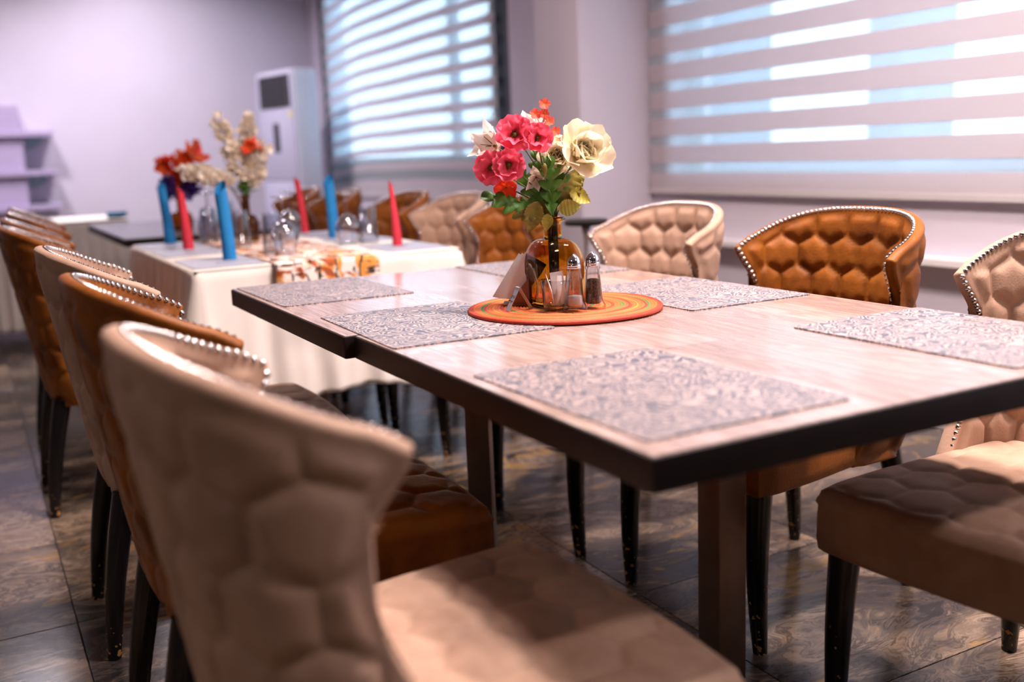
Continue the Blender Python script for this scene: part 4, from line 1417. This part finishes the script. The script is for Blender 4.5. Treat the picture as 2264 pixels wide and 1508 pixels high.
# red-orange bloom low on the left
ro_me = petal_mesh('petal', 0.030, 0.026, 0.12, 0.001, 0.0, 61, 8, 8, 0.25, 0.12)
t, h = start_flower('orange_flower', 'small red-orange flower low on the left of the bottle bouquet', 'flower', None, bloom_pos(-0.093, 0.243, -0.005))
F = frame(h, (-0.45, -0.85, -0.35), 0.2)
for k in range(5):
    add_petal(t, ro_me, M['redorange'], F @ Matrix.Rotation(2 * PI * k / 5, 4, 'Z') @ Matrix.Rotation(math.radians(25), 4, 'X') @ Matrix.Scale(0.95, 4))

# drooping bud
t, h = start_flower('flower_bud', 'green drooping poppy bud in the middle of the bottle bouquet', 'flower', None, bloom_pos(-0.018, 0.300, -0.045), 'stem', 0.0013)
MB().lathe([(0.0005, -0.026), (0.003, -0.022), (0.0052, -0.012), (0.0048, -0.004), (0.002, 0.0005), (0.0005, 0.001)], 12, cap=False).build('bud', M['leafo'], t, smooth=True).location = h + SIDE * 0.006 + Vector((0, 0, -0.012))
MB().tube(bez(h, h + Vector((0, 0, 0.012)) + SIDE * 0.004, h + SIDE * 0.006 + Vector((0, 0, -0.012)), 8), 0.0011, 6).build('hook', M['stem'], t, smooth=True)

# foliage: every leaf stem is a sprig of its own with its leaves as parts
lob_me = [leaf_lobed('leaf', 0.115, 0.050, 5, 1), leaf_lobed('leaf', 0.095, 0.044, 4, 2)]
ova_me = [leaf_ovate('leaf', 0.062, 0.036, 1, 0.2), leaf_ovate('leaf', 0.048, 0.034, 2, 0.35)]
def leaf_sprig(tip, label, leaves):
    t, h = start_flower('leaf_sprig', label, 'foliage', 'leaf sprigs in the amber bottle', tip, 'stem', 0.0013)
    rl = Vector(t.location)
    for (p, yd, zh, me, mat, sc) in leaves:
        o = put('leaf', me, M[mat], t)
        o.matrix_basis = yframe(Vector(p) - rl, yd, zh) @ Matrix.Scale(sc, 4)
    return t
U_ = Vector((0, 0, 1))
leaf_sprig(bloom_pos(-0.005, 0.235, -0.035), 'upright lobed green leaf at the front centre of the bottle bouquet',
           [(bloom_pos(0.000, 0.185, -0.028), U_ * 1.0 - SIDE * 0.02 - DEEP * 0.10, -DEEP + U_ * 0.2, lob_me[0], 'leaf', 1.0),
            (bloom_pos(0.010, 0.200, -0.010), U_ * 1.0 + SIDE * 0.18, -DEEP, lob_me[1], 'leaf', 0.95)])
leaf_sprig(bloom_pos(-0.045, 0.225, -0.020), 'dark lobed leaves behind the red-orange flower in the bouquet',
           [(bloom_pos(-0.012, 0.188, -0.018), U_ * 1.0 - SIDE * 0.55, -DEEP, lob_me[0], 'leaf', 0.95),
            (bloom_pos(-0.004, 0.200, 0.005), U_ * 1.0 - SIDE * 0.22, -DEEP, lob_me[0], 'leaf', 1.05)])
leaf_sprig(bloom_pos(-0.070, 0.215, -0.015), 'long lobed leaf reaching out to the left above the bottle neck',
           [(bloom_pos(-0.018, 0.190, -0.020), -SIDE * 1.0 + U_ * 0.42 - DEEP * 0.1, U_ * 0.6 - DEEP * 0.8, lob_me[0], 'leaf', 1.12),
            (bloom_pos(-0.012, 0.188, -0.026), -SIDE * 1.0 + U_ * 0.05 - DEEP * 0.3, U_ * 0.5 - DEEP * 0.8, lob_me[1], 'leafo', 0.72)])
leaf_sprig(bloom_pos(-0.028, 0.205, -0.030), 'yellow-green oval leaves hanging over the left of the bottle neck',
           [(bloom_pos(-0.028, 0.214, -0.030), -U_ * 1.0 - SIDE * 0.35 - DEEP * 0.2, -DEEP, ova_me[0], 'leafo', 1.05),
            (bloom_pos(-0.020, 0.212, -0.020), -U_ * 1.0 - SIDE * 0.05 - DEEP * 0.2, -DEEP, ova_me[1], 'leafo', 0.95),
            (bloom_pos(-0.008, 0.188, -0.030), -U_ * 1.0 - SIDE * 0.15 - DEEP * 0.35, -DEEP, ova_me[1], 'leafy', 0.70)])
leaf_sprig(bloom_pos(0.035, 0.235, 0.0), 'olive oval leaves under the big cream peony',
           [(bloom_pos(0.018, 0.200, -0.005), U_ * 1.0 + SIDE * 0.55, -DEEP + SIDE * 0.3, ova_me[0], 'leafo', 1.35),
            (bloom_pos(0.028, 0.222, 0.005), U_ * 1.0 + SIDE * 0.85, -DEEP, ova_me[0], 'leafo', 1.0)])
leaf_sprig(bloom_pos(0.040, 0.228, 0.0), 'bright yellow-green leaf pointing right, below the big cream peony',
           [(bloom_pos(0.036, 0.228, -0.004), SIDE * 1.0 - U_ * 0.35, U_ * 0.5 - DEEP, ova_me[1], 'leafy', 1.0)])
leaf_sprig(bloom_pos(0.014, 0.205, -0.020), 'round yellow-green leaf beside the right of the bottle mouth',
           [(bloom_pos(0.012, 0.196, -0.026), SIDE * 0.9 + U_ * 0.10, -DEEP + U_ * 0.1, ova_me[1], 'leafy', 0.98)])

# ------------------------------------------------------------------ clothed table
CX0, CX1, CY0, CY1, CZ = 0.602, 1.520, 3.190, 4.480, 0.752
t = thing('dining_table', 'table hidden under the long ivory cloth', 'table', ((CX0 + CX1) / 2, (CY0 + CY1) / 2, 0))
hx, hy = (CX1 - CX0) / 2 - 0.004, (CY1 - CY0) / 2 - 0.004
MB().box(-hx, hx, -hy, hy, 0.71, 0.748, 0.002).build('tabletop', M['edge'], t)
for sy in (-1, 1):
    MB().box(-0.03, 0.03, sy * 0.33 - 0.03, sy * 0.33 + 0.03, 0.018, 0.71, 0.003).build('post', M['post'], t)
    MB().box(-0.15, 0.15, sy * 0.33 - 0.15, sy * 0.33 + 0.15, 0.0005, 0.018, 0.003).build('base_plate', M['iron'], t)

def drape(x0, x1, y0, y1, z, drop, seed, corner_extra=0.10, amp=0.016, slope=0.10, wl=0.15, side_drop=None):
    side_drop = drop if side_drop is None else side_drop
    """cloth: flat top and hanging skirt with folds; corners flare"""
    rnd = random.Random(seed)
    r = 0.02
    per = []
    def seg(ax, ay, bx, by, n, nx, ny):
        for k in range(n):
            f = k / n
            per.append((ax + (bx - ax) * f, ay + (by - ay) * f, nx, ny, 0.0))
    def arc(cx, cy, a0):
        for k in range(10):
            a = math.radians(a0 + 9 * k)
            per.append((cx + r * math.cos(a), cy + r * math.sin(a), math.cos(a), math.sin(a), math.sin(PI * (k + 0.5) / 10)))
    sp = 0.012
    nx_ = int((x1 - x0) / sp); ny_ = int((y1 - y0) / sp)
    seg(x0 + r, y0, x1 - r, y0, nx_, 0, -1); arc(x1 - r, y0 + r, -90)
    seg(x1, y0 + r, x1, y1 - r, ny_, 1, 0); arc(x1 - r, y1 - r, 0)
    seg(x1 - r, y1, x0 + r, y1, nx_, 0, 1); arc(x0 + r, y1 - r, 90)
    seg(x0, y1 - r, x0, y0 + r, ny_, -1, 0); arc(x0 + r, y0 + r, 180)
    n = len(per)
    ph = [rnd.uniform(0, 6) for _ in range(6)]
    s = [0.0]
    for k in range(1, n):
        s.append(s[-1] + math.hypot(per[k][0] - per[k - 1][0], per[k][1] - per[k - 1][1]))
    rows = 26
    vs = []
    for j in range(rows + 1):
        v = j / rows
        for k, (x, y, nx, ny, cw) in enumerate(per):
            # soften corner weight over neighbours
            dc = min(math.hypot(x - a, y - b) for a in (x0, x1) for b in (y0, y1))
            cw = math.exp(-(dc / 0.10) ** 2)
            wy = abs(ny) if abs(nx) > 0.01 and abs(ny) > 0.01 else (1.0 if abs(ny) > 0.5 else max(0.0, 1 - (min(abs(y - y0), abs(y - y1))) / 0.12) * 0.5)
            wy = max(wy, 0.0)
            d = (drop * wy + side_drop * (1 - wy) + corner_extra * math.exp(-(dc / 0.22) ** 2) + 0.012 * math.sin(s[k] * 7 + ph[4])) * v
            fold = math.sin(s[k] / wl * 2 * PI + ph[0] + 1.3 * math.sin(s[k] * 3.1 + ph[1])) + 0.5 * math.sin(s[k] / wl * 3.7 * PI + ph[2])
            o = slope * d + amp * fold * v ** 1.2 * (1 - 0.4 * cw) + 0.055 * cw * v ** 1.1
            o = max(o, 0.002)
            rd = 0.010
            if j == 0: vs.append((x - nx * 0.008, y - ny * 0.008, z)); continue
            zz = z - d
            vs.append((x + nx * o, y + ny * o, zz))
    fs = []
    for j in range(rows):
        for k in range(n):
            k2 = (k + 1) % n
            fs.append((j * n + k, j * n + k2, (j + 1) * n + k2, (j + 1) * n + k))
    fs.append(tuple(range(n)))
    return MB().add(vs, fs)
cl = drape(CX0, CX1, CY0, CY1, CZ, 0.43, 4, side_drop=0.235)
o = cl.build('tablecloth', M['cloth'], smooth=True, fix=True)
o.data.set_sharp_from_angle(angle=math.radians(60))
sol = o.modifiers.new('cloth_thickness', 'SOLIDIFY'); sol.thickness = 0.0016; sol.offset = -1
tag(o, 'long ivory tablecloth hanging in folds over the set table behind the bare tables', 'tablecloth')

# printed runner over the length of the clothed table, hanging at the near end
def runner_fn(u, v):
    # v runs along, in metres of cloth
    Ltop = CY1 - CY0 - 0.02
    hang = 0.14
    q = v * (Ltop + hang)
    x = 0.848 + (1.196 - 0.848) * u
    if q < hang:
        d = hang - q
        return (x, CY0 - 0.030 - 0.115 * d - 0.004 * math.sin(u * 7), CZ + 0.0035 - d)
    e = q - hang
    return (x + 0.003 * math.sin(e * 9), CY0 - 0.028 + min(e, 0.03) + max(0, e - 0.03) * 0.995, CZ + 0.0045)
rb = MB().grid(runner_fn, 12, 80)
me = rb.mesh('table_runner', True)
uvl = me.uv_layers.new(name='UVMap')
for lp in me.loops:
    i, j = divmod(lp.vertex_index, 81)
    uvl.data[lp.index].uv = (i / 12 * 0.35 * 2.0, j / 80 * 1.42 * 2.0)
o = put('table_runner', me, M['runner'])
sol = o.modifiers.new('cloth_thickness', 'SOLIDIFY'); sol.thickness = 0.0016; sol.offset = 0
tag(o, 'white table runner with rust and black brush print down the clothed table', 'runner')

gm_me = rounded_slab(0.115, 0.165, 0.002, 0.012).mesh('grey_placemat', False)
gm_spots = [(0.728, 3.40, 'near left'), (0.728, 3.90, 'middle left'), (0.728, 4.29, 'far left'), (1.385, 3.40, 'near right'), (1.385, 3.88, 'middle right'), (1.385, 4.29, 'far right')]
for (x, y, w_) in gm_spots:
    o = put('placemat', gm_me, M['greymat'], None, (x, y, CZ + 0.0008))
    tag(o, 'plain grey placemat at the %s place of the clothed table' % w_, 'placemat', 'grey mats on the clothed table')

# rolled standing napkins
def rolled_napkin(x, y, r0, r1, h, lean, mat, label, cut=0.022, z=None, twist=0.0):
    t = (CZ + 0.0032) if z is None else z
    n = 40
    mb = MB()
    rows = 16
    turns = 1.18
    def fn(u, v):
        a = u * turns * 2 * PI + twist * v
        r = (r0 + (r1 - r0) * v) * (1.0 + 0.10 * u) * (1 + 0.03 * math.sin(3 * a + 5 * v))
        zc = h * v
        zt = cut * math.cos(a - twist * v - 0.6) * max(0, v - 0.55) / 0.45
        return (r * math.cos(a) + lean[0] * v ** 1.3, r * math.sin(a) + lean[1] * v ** 1.3, zc + zt)
    mb.grid(fn, n, rows)
    mb.lathe([(0.0005, 0.002), (r0 * 0.98, 0.0004), (r0 * 0.99, 0.004)], 20, cap=False)
    o = mb.build('rolled_napkin', M[mat], smooth=True, loc=(x, y, t))
    return tag(o, label, 'napkin', 'rolled napkins standing on the clothed table')
rolled_napkin(0.775, 3.450, 0.0215, 0.0185, 0.240, (-0.010, 0.006), 'bluenap', 'tall blue rolled napkin nearest the camera on the clothed table')
rolled_napkin(0.752, 4.030, 0.0195, 0.0125, 0.225, (-0.010, 0.004), 'rednap', 'red rolled napkin between the two blue ones, left side of the clothed table', 0.012, None, 2.0)
rolled_napkin(0.750, 4.400, 0.0215, 0.0150, 0.235, (-0.014, 0.006), 'bluenap', 'blue rolled napkin at the far left of the clothed table')
rolled_napkin(1.385, 3.455, 0.0175, 0.0065, 0.225, (-0.010, 0.010), 'rednap', 'slim red rolled napkin at the right end of the clothed table', 0.010, None, 2.0)
rolled_napkin(1.335, 4.020, 0.0215, 0.0190, 0.235, (-0.006, 0.010), 'bluenap', 'blue rolled napkin behind a wine glass, right side of the clothed table')
rolled_napkin(1.337, 4.430, 0.0160, 0.0120, 0.235, (-0.016, 0.012), 'rednap', 'red rolled napkin before the air conditioner, far right of the clothed table', 0.010, None, 2.0)

# glasses turned upside down
wine_prof = [(0.031, 0.0), (0.036, 0.02), (0.0405, 0.045), (0.038, 0.066), (0.026, 0.084), (0.010, 0.094), (0.0048, 0.100), (0.0042, 0.13), (0.0050, 0.150), (0.012, 0.1565), (0.034, 0.1600), (0.034, 0.1620), (0.0005, 0.1625)]
wine_me_parts = {
    'bowl': MB().lathe([(0.0302, 0.0)] + wine_prof[:6] + [(0.0045, 0.0975), (0.0045, 0.0955), (0.009, 0.0925), (0.0245, 0.0825), (0.0362, 0.066), (0.0388, 0.045), (0.0345, 0.02), (0.0302, 0.0)], 32, cap=False).mesh('bowl', True, True),
    'glass_stem': MB().lathe([(0.0045, 0.0965), (0.0048, 0.100), (0.0042, 0.13), (0.0050, 0.150), (0.0100, 0.1555)], 16, cap=False).mesh('glass_stem', True),
    'foot': MB().lathe([(0.009, 0.1552), (0.034, 0.1600), (0.0345, 0.1610), (0.034, 0.1620), (0.0005, 0.1628)], 32, cap=False).mesh('foot', True)}
tumb_me = MB().lathe([(0.0365, 0.0), (0.0370, 0.002), (0.0300, 0.135), (0.0285, 0.138), (0.0005, 0.138), (0.0005, 0.128), (0.0275, 0.127), (0.0348, 0.001), (0.0365, 0.0)], 32, cap=False).mesh('tumbler', True, True)
def wine(x, y, z, label):
    t = thing('wine_glass', label, 'glass', (x, y, z), 0, 'upturned wine glasses')
    t.scale = (1.18, 1.18, 1.22)
    for k, me in wine_me_parts.items():
        put(k, me, M['crystal'], t)
def tumbler(x, y, z, label):
    o = put('tumbler', tumb_me, M['crystal'], None, (x, y, z))
    tag(o, label, 'glass', 'upturned tumblers')
GZ = CZ + 0.0068
wine(0.960, 3.42, GZ, 'upturned wine glass nearest the camera, beside the tall blue napkin')
tumbler(0.955, 3.56, GZ, 'upturned tumbler just behind the nearest wine glass')
wine(1.270, 3.66, CZ + 0.001, 'upturned wine glass in front of the blue napkin on the right')
tumbler(1.357, 3.67, CZ + 0.001 + 0.002, 'upturned tumbler right of the wine glass on the right side')
wine(1.235, 4.30, CZ + 0.001, 'upturned wine glass before the far dim chairs, behind the vase')
wine(0.905, 4.36, GZ, 'upturned wine glass behind the red napkin on the left')
tumbler(0.880, 4.24, GZ, 'upturned tumbler between the red napkin and the tall blue napkin')
tumbler(0.925, 3.90, GZ, 'upturned tumbler right behind the tall blue napkin')

# forks on the grey mats
fk = MB()
fk.box(-0.004, 0.004, -0.09, 0.02, 0.0, 0.002).box(-0.0022, 0.0022, 0.02, 0.045, 0.0, 0.002).box(-0.011, 0.011, 0.045, 0.06, 0.0, 0.002)
for k in range(4):
    fk.box(-0.011 + 0.0058 * k, -0.0076 + 0.0058 * k, 0.06, 0.095, 0.0, 0.002)
fork_me = fk.mesh('fork', False)
for (x, y, w_) in gm_spots:
    sx = 1 if x < 1 else -1
    o = put('fork', fork_me, M['steel'], None, (x + sx * 0.075, y - 0.02, CZ + 0.0032))
    o.rotation_euler = (0, 0, PI / 2 * sx + 0.3)
    tag(o, 'steel fork on the grey mat at the %s place of the clothed table' % w_, 'fork', 'forks on the clothed table')

# ------------------------------------------------------------------ second vase with blossom branches
V2 = Vector((1.015, 4.150, CZ + 0.0062))
o = bottle(0.070, 0.0450, 0.016, 0.185, False, 0.004, 2.4).build('bottle_vase', M['amberdark'], smooth=True, fix=True, loc=V2)
tag(o, 'round-shouldered amber bottle with white blossom branches on the clothed table', 'vase')
bl_mes = []
for s in range(3):
    mb = MB()
    rnd = random.Random(80 + s)
    for k in range(6):
        a = 2 * PI * k / 6 + rnd.uniform(-0.2, 0.2); tilt = rnd.uniform(0.25, 0.8)
        rot = Matrix.Rotation(a, 4, 'Z') @ Matrix.Rotation(tilt, 4, 'X')
        sub = MB().grid(lambda u, v: ((u - 0.5) * 0.015 * math.sin(PI * (0.15 + 0.8 * v)), v * 0.018, 0.006 * (u - 0.5) ** 2 * 4 * v), 3, 3)
        mb.add([rot @ Vector(p) for p in sub.v], sub.f)
    bl_mes.append(mb.mesh('blossom', True))
def branch(base, mid, tip, n, label, group, mat='blossom', spread=0.022, scale=1.0, start=0.35, stemmat='twig', meshes=None, seed=0, name='blossom_branch'):
    rnd = random.Random(seed + 11)
    t = thing(name, label, 'flower', base, 0, group)
    m_, p_ = Vector(mid) - Vector(base), Vector(tip) - Vector(base)
    pts = bez(Vector((0, 0, 0)), m_, p_, 14)
    MB().tube(pts, [0.0025 - 0.0012 * k / 14 for k in range(15)], 6).build('branch', M[stemmat], t, smooth=True)
    if mat == 'blossom': n = int(n * 1.7)
    for k in range(n):
        f = start + (1 - start) * (k + rnd.random() * 0.6) / n
        f = min(f, 1.0)
        p = Vector((0, 0, 0)) * (1 - f) ** 2 + m_ * 2 * f * (1 - f) + p_ * f * f
        d = Vector((rnd.gauss(0, 1), rnd.gauss(0, 1), rnd.gauss(0, 1))).normalized()
        o = put('blossom', (meshes or bl_mes)[k % len(meshes or bl_mes)], M[mat], t)
        o.matrix_basis = frame(p + d * spread * rnd.uniform(0.2, 1.0), d + Vector((-0.25, -0.45, 0.25)), rnd.uniform(0, 6)) @ Matrix.Scale(scale * rnd.uniform(1.2, 1.7), 4)
    return t
GB = 'white blossom branches in the far amber bottle'
n2 = V2 + Vector((0, 0, 0.03))
top2 = V2 + Vector((0, 0, 0.185))
branch(n2, top2 + Vector((-0.005, 0, 0.16)), V2 + Vector((0.050, 0.03, 0.490)), 26, 'upright white blossom branch, tallest in the far bottle', GB, seed=1, start=0.55)
branch(n2, top2 + Vector((-0.01, 0, 0.14)), V2 + Vector((-0.075, 0.03, 0.480)), 26, 'white blossom branch leaning up to the left in the far bottle', GB, seed=2, start=0.5)
branch(n2, top2 + Vector((-0.02, 0, 0.13)), V2 + Vector((-0.230, 0.03, 0.275)), 30, 'long white blossom branch reaching far left in the far bottle', GB, seed=3, start=0.5)
branch(n2, top2 + Vector((-0.01, 0, 0.09)), V2 + Vector((-0.160, -0.02, 0.270)), 18, 'low white blossom branch below the long left one', GB, seed=5, start=0.55)
branch(n2, top2 + Vector((0.01, 0, 0.10)), V2 + Vector((0.075, -0.01, 0.370)), 44, 'dense white blossom cluster at the right of the far bottle', GB, seed=4, spread=0.040, start=0.62)
branch(n2, top2 + Vector((0.0, 0, 0.06)), V2 + Vector((0.050, -0.02, 0.290)), 26, 'low white blossom cluster just above the far bottle', GB, seed=6, spread=0.034, start=0.68)
orange_me = []
for s in range(2):
    mb = MB()
    for k in range(5):
        rot = Matrix.Rotation(2 * PI * k / 5, 4, 'Z') @ Matrix.Rotation(0.5 + 0.2 * s, 4, 'X')
        sub = MB().grid(lambda u, v: ((u - 0.5) * 0.022 * math.sin(PI * (0.1 + 0.85 * v)), v * 0.030, 0.004 * math.sin(u * 6)), 4, 4)
        mb.add([rot @ Vector(p) for p in sub.v], sub.f)
    orange_me.append(mb.mesh('bloom', True))
branch(n2, top2 + Vector((0, 0, 0.1)), V2 + Vector((0.035, -0.03, 0.385)), 3, 'orange flower among the white blossom of the far bottle', None, 'redorange', 0.022, 0.8, 0.9, 'stem', orange_me, 7, 'orange_flower')
t = thing('leaf_sprig', 'dark green leaves around the neck of the far blossom bottle', 'foliage', n2)
for k in range(9):
    a = k * 0.7
    o = put('leaf', ova_me[k % 2], M['leaf'], t)
    o.matrix_basis = yframe(Vector((0, 0, 0.150 + 0.012 * (k % 4))), Vector((math.cos(a) * 0.8, math.sin(a) * 0.8, 0.5 + 0.3 * (k % 3))), U_) @ Matrix.Scale(1.05, 4)
MB().tube([(0, 0, 0), (0, 0, 0.20)], 0.0016, 6).build('stem', M['stem'], t)

# ------------------------------------------------------------------ dark table beyond with the red and purple flowers
DT = (0.640, 1.48, 4.93, 6.42)
t = thing('dining_table', 'dark-topped table beyond the clothed table, partly bare', 'table', ((DT[0] + DT[1]) / 2, (DT[2] + DT[3]) / 2, 0))
hx, hy = (DT[1] - DT[0]) / 2, (DT[3] - DT[2]) / 2
MB().box(-hx, hx, -hy, hy, 0.712, 0.745, 0.003).build('edge_band', M['edge'], t, auto=30)
MB().box(-hx + 0.004, hx - 0.004, -hy + 0.004, hy - 0.004, 0.7445, 0.75, 0.001).build('tabletop', M['darktop'], t)
for sy in (-1, 1):
    MB().box(-0.035, 0.035, sy * hy * 0.55 - 0.035, sy * hy * 0.55 + 0.035, 0.018, 0.71, 0.003).build('post', M['post'], t)
    MB().box(-0.2, 0.2, sy * hy * 0.55 - 0.2, sy * hy * 0.55 + 0.2, 0.0005, 0.018, 0.004).build('base_plate', M['iron'], t)
V3 = Vector((0.975, 5.34, 0.7503))
o = bottle(0.060, 0.058, 0.017, 0.165, False, 0.004, 2.2).build('bottle_vase', M['amberdark'], smooth=True, fix=True, loc=V3)
tag(o, 'dark amber bottle with red and purple flowers on the dark table', 'vase')
big_red, big_pur = [], []
for s in range(2):
    for (lst, w_, l_, n_) in ((big_red, 0.050, 0.058, 6), (big_pur, 0.034, 0.060, 6)):
        mb = MB()
        for k in range(n_):
            rot = Matrix.Rotation(2 * PI * k / n_ + s, 4, 'Z') @ Matrix.Rotation(0.45 + 0.25 * s + 0.2 * (k % 2), 4, 'X')
            sub = MB().grid(lambda u, v: ((u - 0.5) * w_ * math.sin(PI * (0.10 + 0.78 * v)), v * l_, 0.010 * (u - 0.5) ** 2 * 4 + 0.004 * math.sin(u * 7 + k)), 5, 5)
            mb.add([rot @ Vector(p) for p in sub.v], sub.f)
        lst.append(mb.mesh('bloom', True))
nb3 = V3 + Vector((0, 0, 0.02)); tp3 = V3 + Vector((0, 0, 0.165))
GR, GP = 'red flowers on the dark table', 'purple flowers on the dark table'
for k, (dx, dz, lab) in enumerate([(-0.052, 0.335, 'topmost red flower in the bottle on the dark table'), (-0.058, 0.262, 'lowest red flower at the left of the bottle on the dark table'), (0.020, 0.310, 'red flower beside the orange spike in the bottle on the dark table')]):
    branch(nb3, tp3 + Vector((0, 0, 0.05)), V3 + Vector((dx, -0.02, dz)), 2, lab, GR, 'redorange', 0.018, 0.8, 0.92, 'stem', big_red, 30 + k, 'red_flower')
for k, (dx, dz, lab) in enumerate([(-0.035, 0.225, 'purple flower below the red ones, left in the dark table bottle'), (0.065, 0.228, 'purple flower spreading right in the dark table bottle'), (0.012, 0.215, 'middle purple flower in the dark table bottle')]):
    branch(nb3, tp3 + Vector((0, 0, 0.03)), V3 + Vector((dx, -0.02, dz)), 3, lab, GP, 'purple', 0.020, 0.8, 0.9, 'stem', big_pur, 40 + k, 'purple_flower')
branch(nb3, tp3 + Vector((0, 0, 0.10)), V3 + Vector((0.085, 0.0, 0.365)), 3, 'orange spiky flower pointing up right in the dark table bottle', None, 'coral', 0.012, 2.0, 0.85, 'stem', orange_me, 50, 'orange_flower')
t = thing('leaf_sprig', 'green leaves at the mouth of the bottle on the dark table', 'foliage', nb3)
for k in range(10):
    a = k * 0.65
    o = put('leaf', ova_me[k % 2], M['leaf'], t)
    o.matrix_basis = yframe(Vector((0, 0, 0.145 + 0.008 * (k % 5))), Vector((math.cos(a) * 0.6, math.sin(a) * 0.6, 0.8)), U_ + Vector((0.1, 0, 0))) @ Matrix.Scale(1.1, 4)
MB().tube([(0, 0, 0), (0, 0, 0.2)], 0.0016, 6).build('stem', M['stem'], t)
wine(0.975 + 0.09, 5.12, 0.7503, 'upturned wine glass on the dark table near its bottle')
tumbler(1.20, 5.30, 0.7503, 'upturned tumbler on the dark table right of its bottle')

# ------------------------------------------------------------------ skirted table at the back wall
KT = (-1.6, 0.935, 6.93, 7.62)
t = thing('buffet_table', 'long table under the white skirt near the back wall', 'table', ((KT[0] + KT[1]) / 2, (KT[2] + KT[3]) / 2, 0))
hx, hy = (KT[1] - KT[0]) / 2 - 0.004, (KT[3] - KT[2]) / 2 - 0.004
MB().box(-hx, hx, -hy, hy, 0.715, 0.746, 0.002).build('tabletop', M['edge'], t)
for sx in (-1, 0, 1):
    for sy in (-1, 1):
        MB().box(sx * (hx - 0.1) - 0.02, sx * (hx - 0.1) + 0.02, sy * (hy - 0.1) - 0.02, sy * (hy - 0.1) + 0.02, 0.0005, 0.715, 0.003).build('leg', M['iron'], t)
cl = drape(KT[0], KT[1], KT[2], KT[3], 0.75, 0.655, 9, 0.02, 0.014, 0.045, 0.07)
o = cl.build('table_skirt', M['cloth'], smooth=True, fix=True)
o.data.set_sharp_from_angle(angle=math.radians(60))
sol = o.modifiers.new('cloth_thickness', 'SOLIDIFY'); sol.thickness = 0.0016; sol.offset = -1
tag(o, 'white pleated cloth skirt on the buffet table near the back wall', 'tablecloth')
t = thing('blue_box', 'small blue and black box lying on the white buffet table', 'box', (0.885, 7.05, 0.7512), -0.03)
MB().box(-0.062, 0.062, -0.03, 0.03, 0.012, 0.040, 0.004).build('lid', M['bluebox'], t, auto=30)
MB().box(-0.058, 0.040, -0.028, 0.028, 0.0, 0.0125, 0.002).build('tray', M['black'], t, auto=30)

# ------------------------------------------------------------------ lilac shelf on the back wall
t = thing('wall_shelf', 'lilac wall shelf unit with three boards at the far left', 'shelf', (0.0, BY, 0.0))
for z in (1.375, 1.056, 0.768):
    MB().box(-1.1, 0.754, -0.30, -0.001, z - 0.022, z + 0.022, 0.003).build('shelf_board', M['shelf'], t)
for (z0, z1) in ((1.397, 1.607), (1.078, 1.353), (0.790, 1.034), (0.52, 0.746)):
    MB().box(-1.1, 0.513, -0.26, -0.001, z0, z1, 0.003).build('back_panel', M['shelf'], t)
for z in (1.352, 1.033):
    n = 10
    pts = [(0.68, z)] + [(0.53 + 0.15 * math.cos(k / n * PI / 2), z - 0.105 * math.sin(k / n * PI / 2)) for k in range(n + 1)] + [(0.53, z)]
    pts = pts[1:]
    vs = [(x, y, zz) for y in (-0.24, -0.228) for (x, zz) in pts]
    m_ = len(pts)
    MB().add(vs, [tuple(range(m_)), tuple(reversed(range(m_, 2 * m_)))] + [(k, m_ + k, m_ + (k + 1) % m_, (k + 1) % m_) for k in range(m_)]).build('glass_bracket', M['bracket'], t, fix=True)

# ------------------------------------------------------------------ floor-standing air conditioner in the corner
ACN = Vector((2.60, 8.62, 0))                      # near front corner
fdir = Vector((-0.215, 0.977, 0)).normalized()     # along the front
ddir = Vector((0.977, 0.215, 0)).normalized()      # into the depth
t = thing('air_conditioner', 'white floor-standing air conditioner in the corner beside the far window', 'air conditioner', ACN, math.atan2(ddir.y, ddir.x))
W_, D_, H_ = 0.660, 0.225, 1.84
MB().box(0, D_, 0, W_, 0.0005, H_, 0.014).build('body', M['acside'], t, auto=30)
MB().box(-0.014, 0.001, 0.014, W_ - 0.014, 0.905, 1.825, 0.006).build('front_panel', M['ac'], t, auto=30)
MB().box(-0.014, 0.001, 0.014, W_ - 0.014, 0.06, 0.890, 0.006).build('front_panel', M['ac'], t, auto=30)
v = MB().box(-0.019, -0.0135, 0.050, W_ - 0.070, 1.525, 1.800).build('air_outlet', M['black'], t)
for k in range(9):
    MB().box(-0.024, -0.0185, 0.055, W_ - 0.075, 1.540 + 0.0285 * k, 1.547 + 0.0285 * k).build('louvre', M['darkframe'], v)
for y in (0.20, 0.33, 0.46):
    MB().box(-0.026, -0.0185, y, y + 0.014, 1.530, 1.795).build('louvre', M['darkframe'], v)
MB().box(-0.018, -0.0135, 0.285, 0.385, 1.145, 1.395, 0.001).build('display', M['black'], t)
MB().box(-0.016, -0.0138, 0.035, 0.100, 1.445, 1.485).build('sticker', M['yellow'], t)['label'] = 'small yellow sticker'
MB().box(0.04, D_ - 0.04, -0.003, 0.001, 0.62, 0.82).build('side_grip', M['ac'], t)

# ------------------------------------------------------------------ slim stand by the column
t = thing('pedestal_stand', 'slim dark pedestal stand with a small flat top before the column', 'stand', (1.985, 3.115, 0))
MB().lathe([(0.0005, 0.802), (0.075, 0.802), (0.080, 0.808), (0.080, 0.818), (0.074, 0.822), (0.0005, 0.822)], 28, cap=False).build('stand_top', M['iron'], t, auto=40)
MB().lathe([(0.014, 0.018), (0.011, 0.10), (0.011, 0.76), (0.020, 0.803)], 14).build('post', M['steel'], t, smooth=True)
MB().lathe([(0.0005, 0.0005), (0.070, 0.0005), (0.070, 0.010), (0.03, 0.018), (0.0005, 0.020)], 28, cap=False).build('base_plate', M['iron'], t, auto=40)
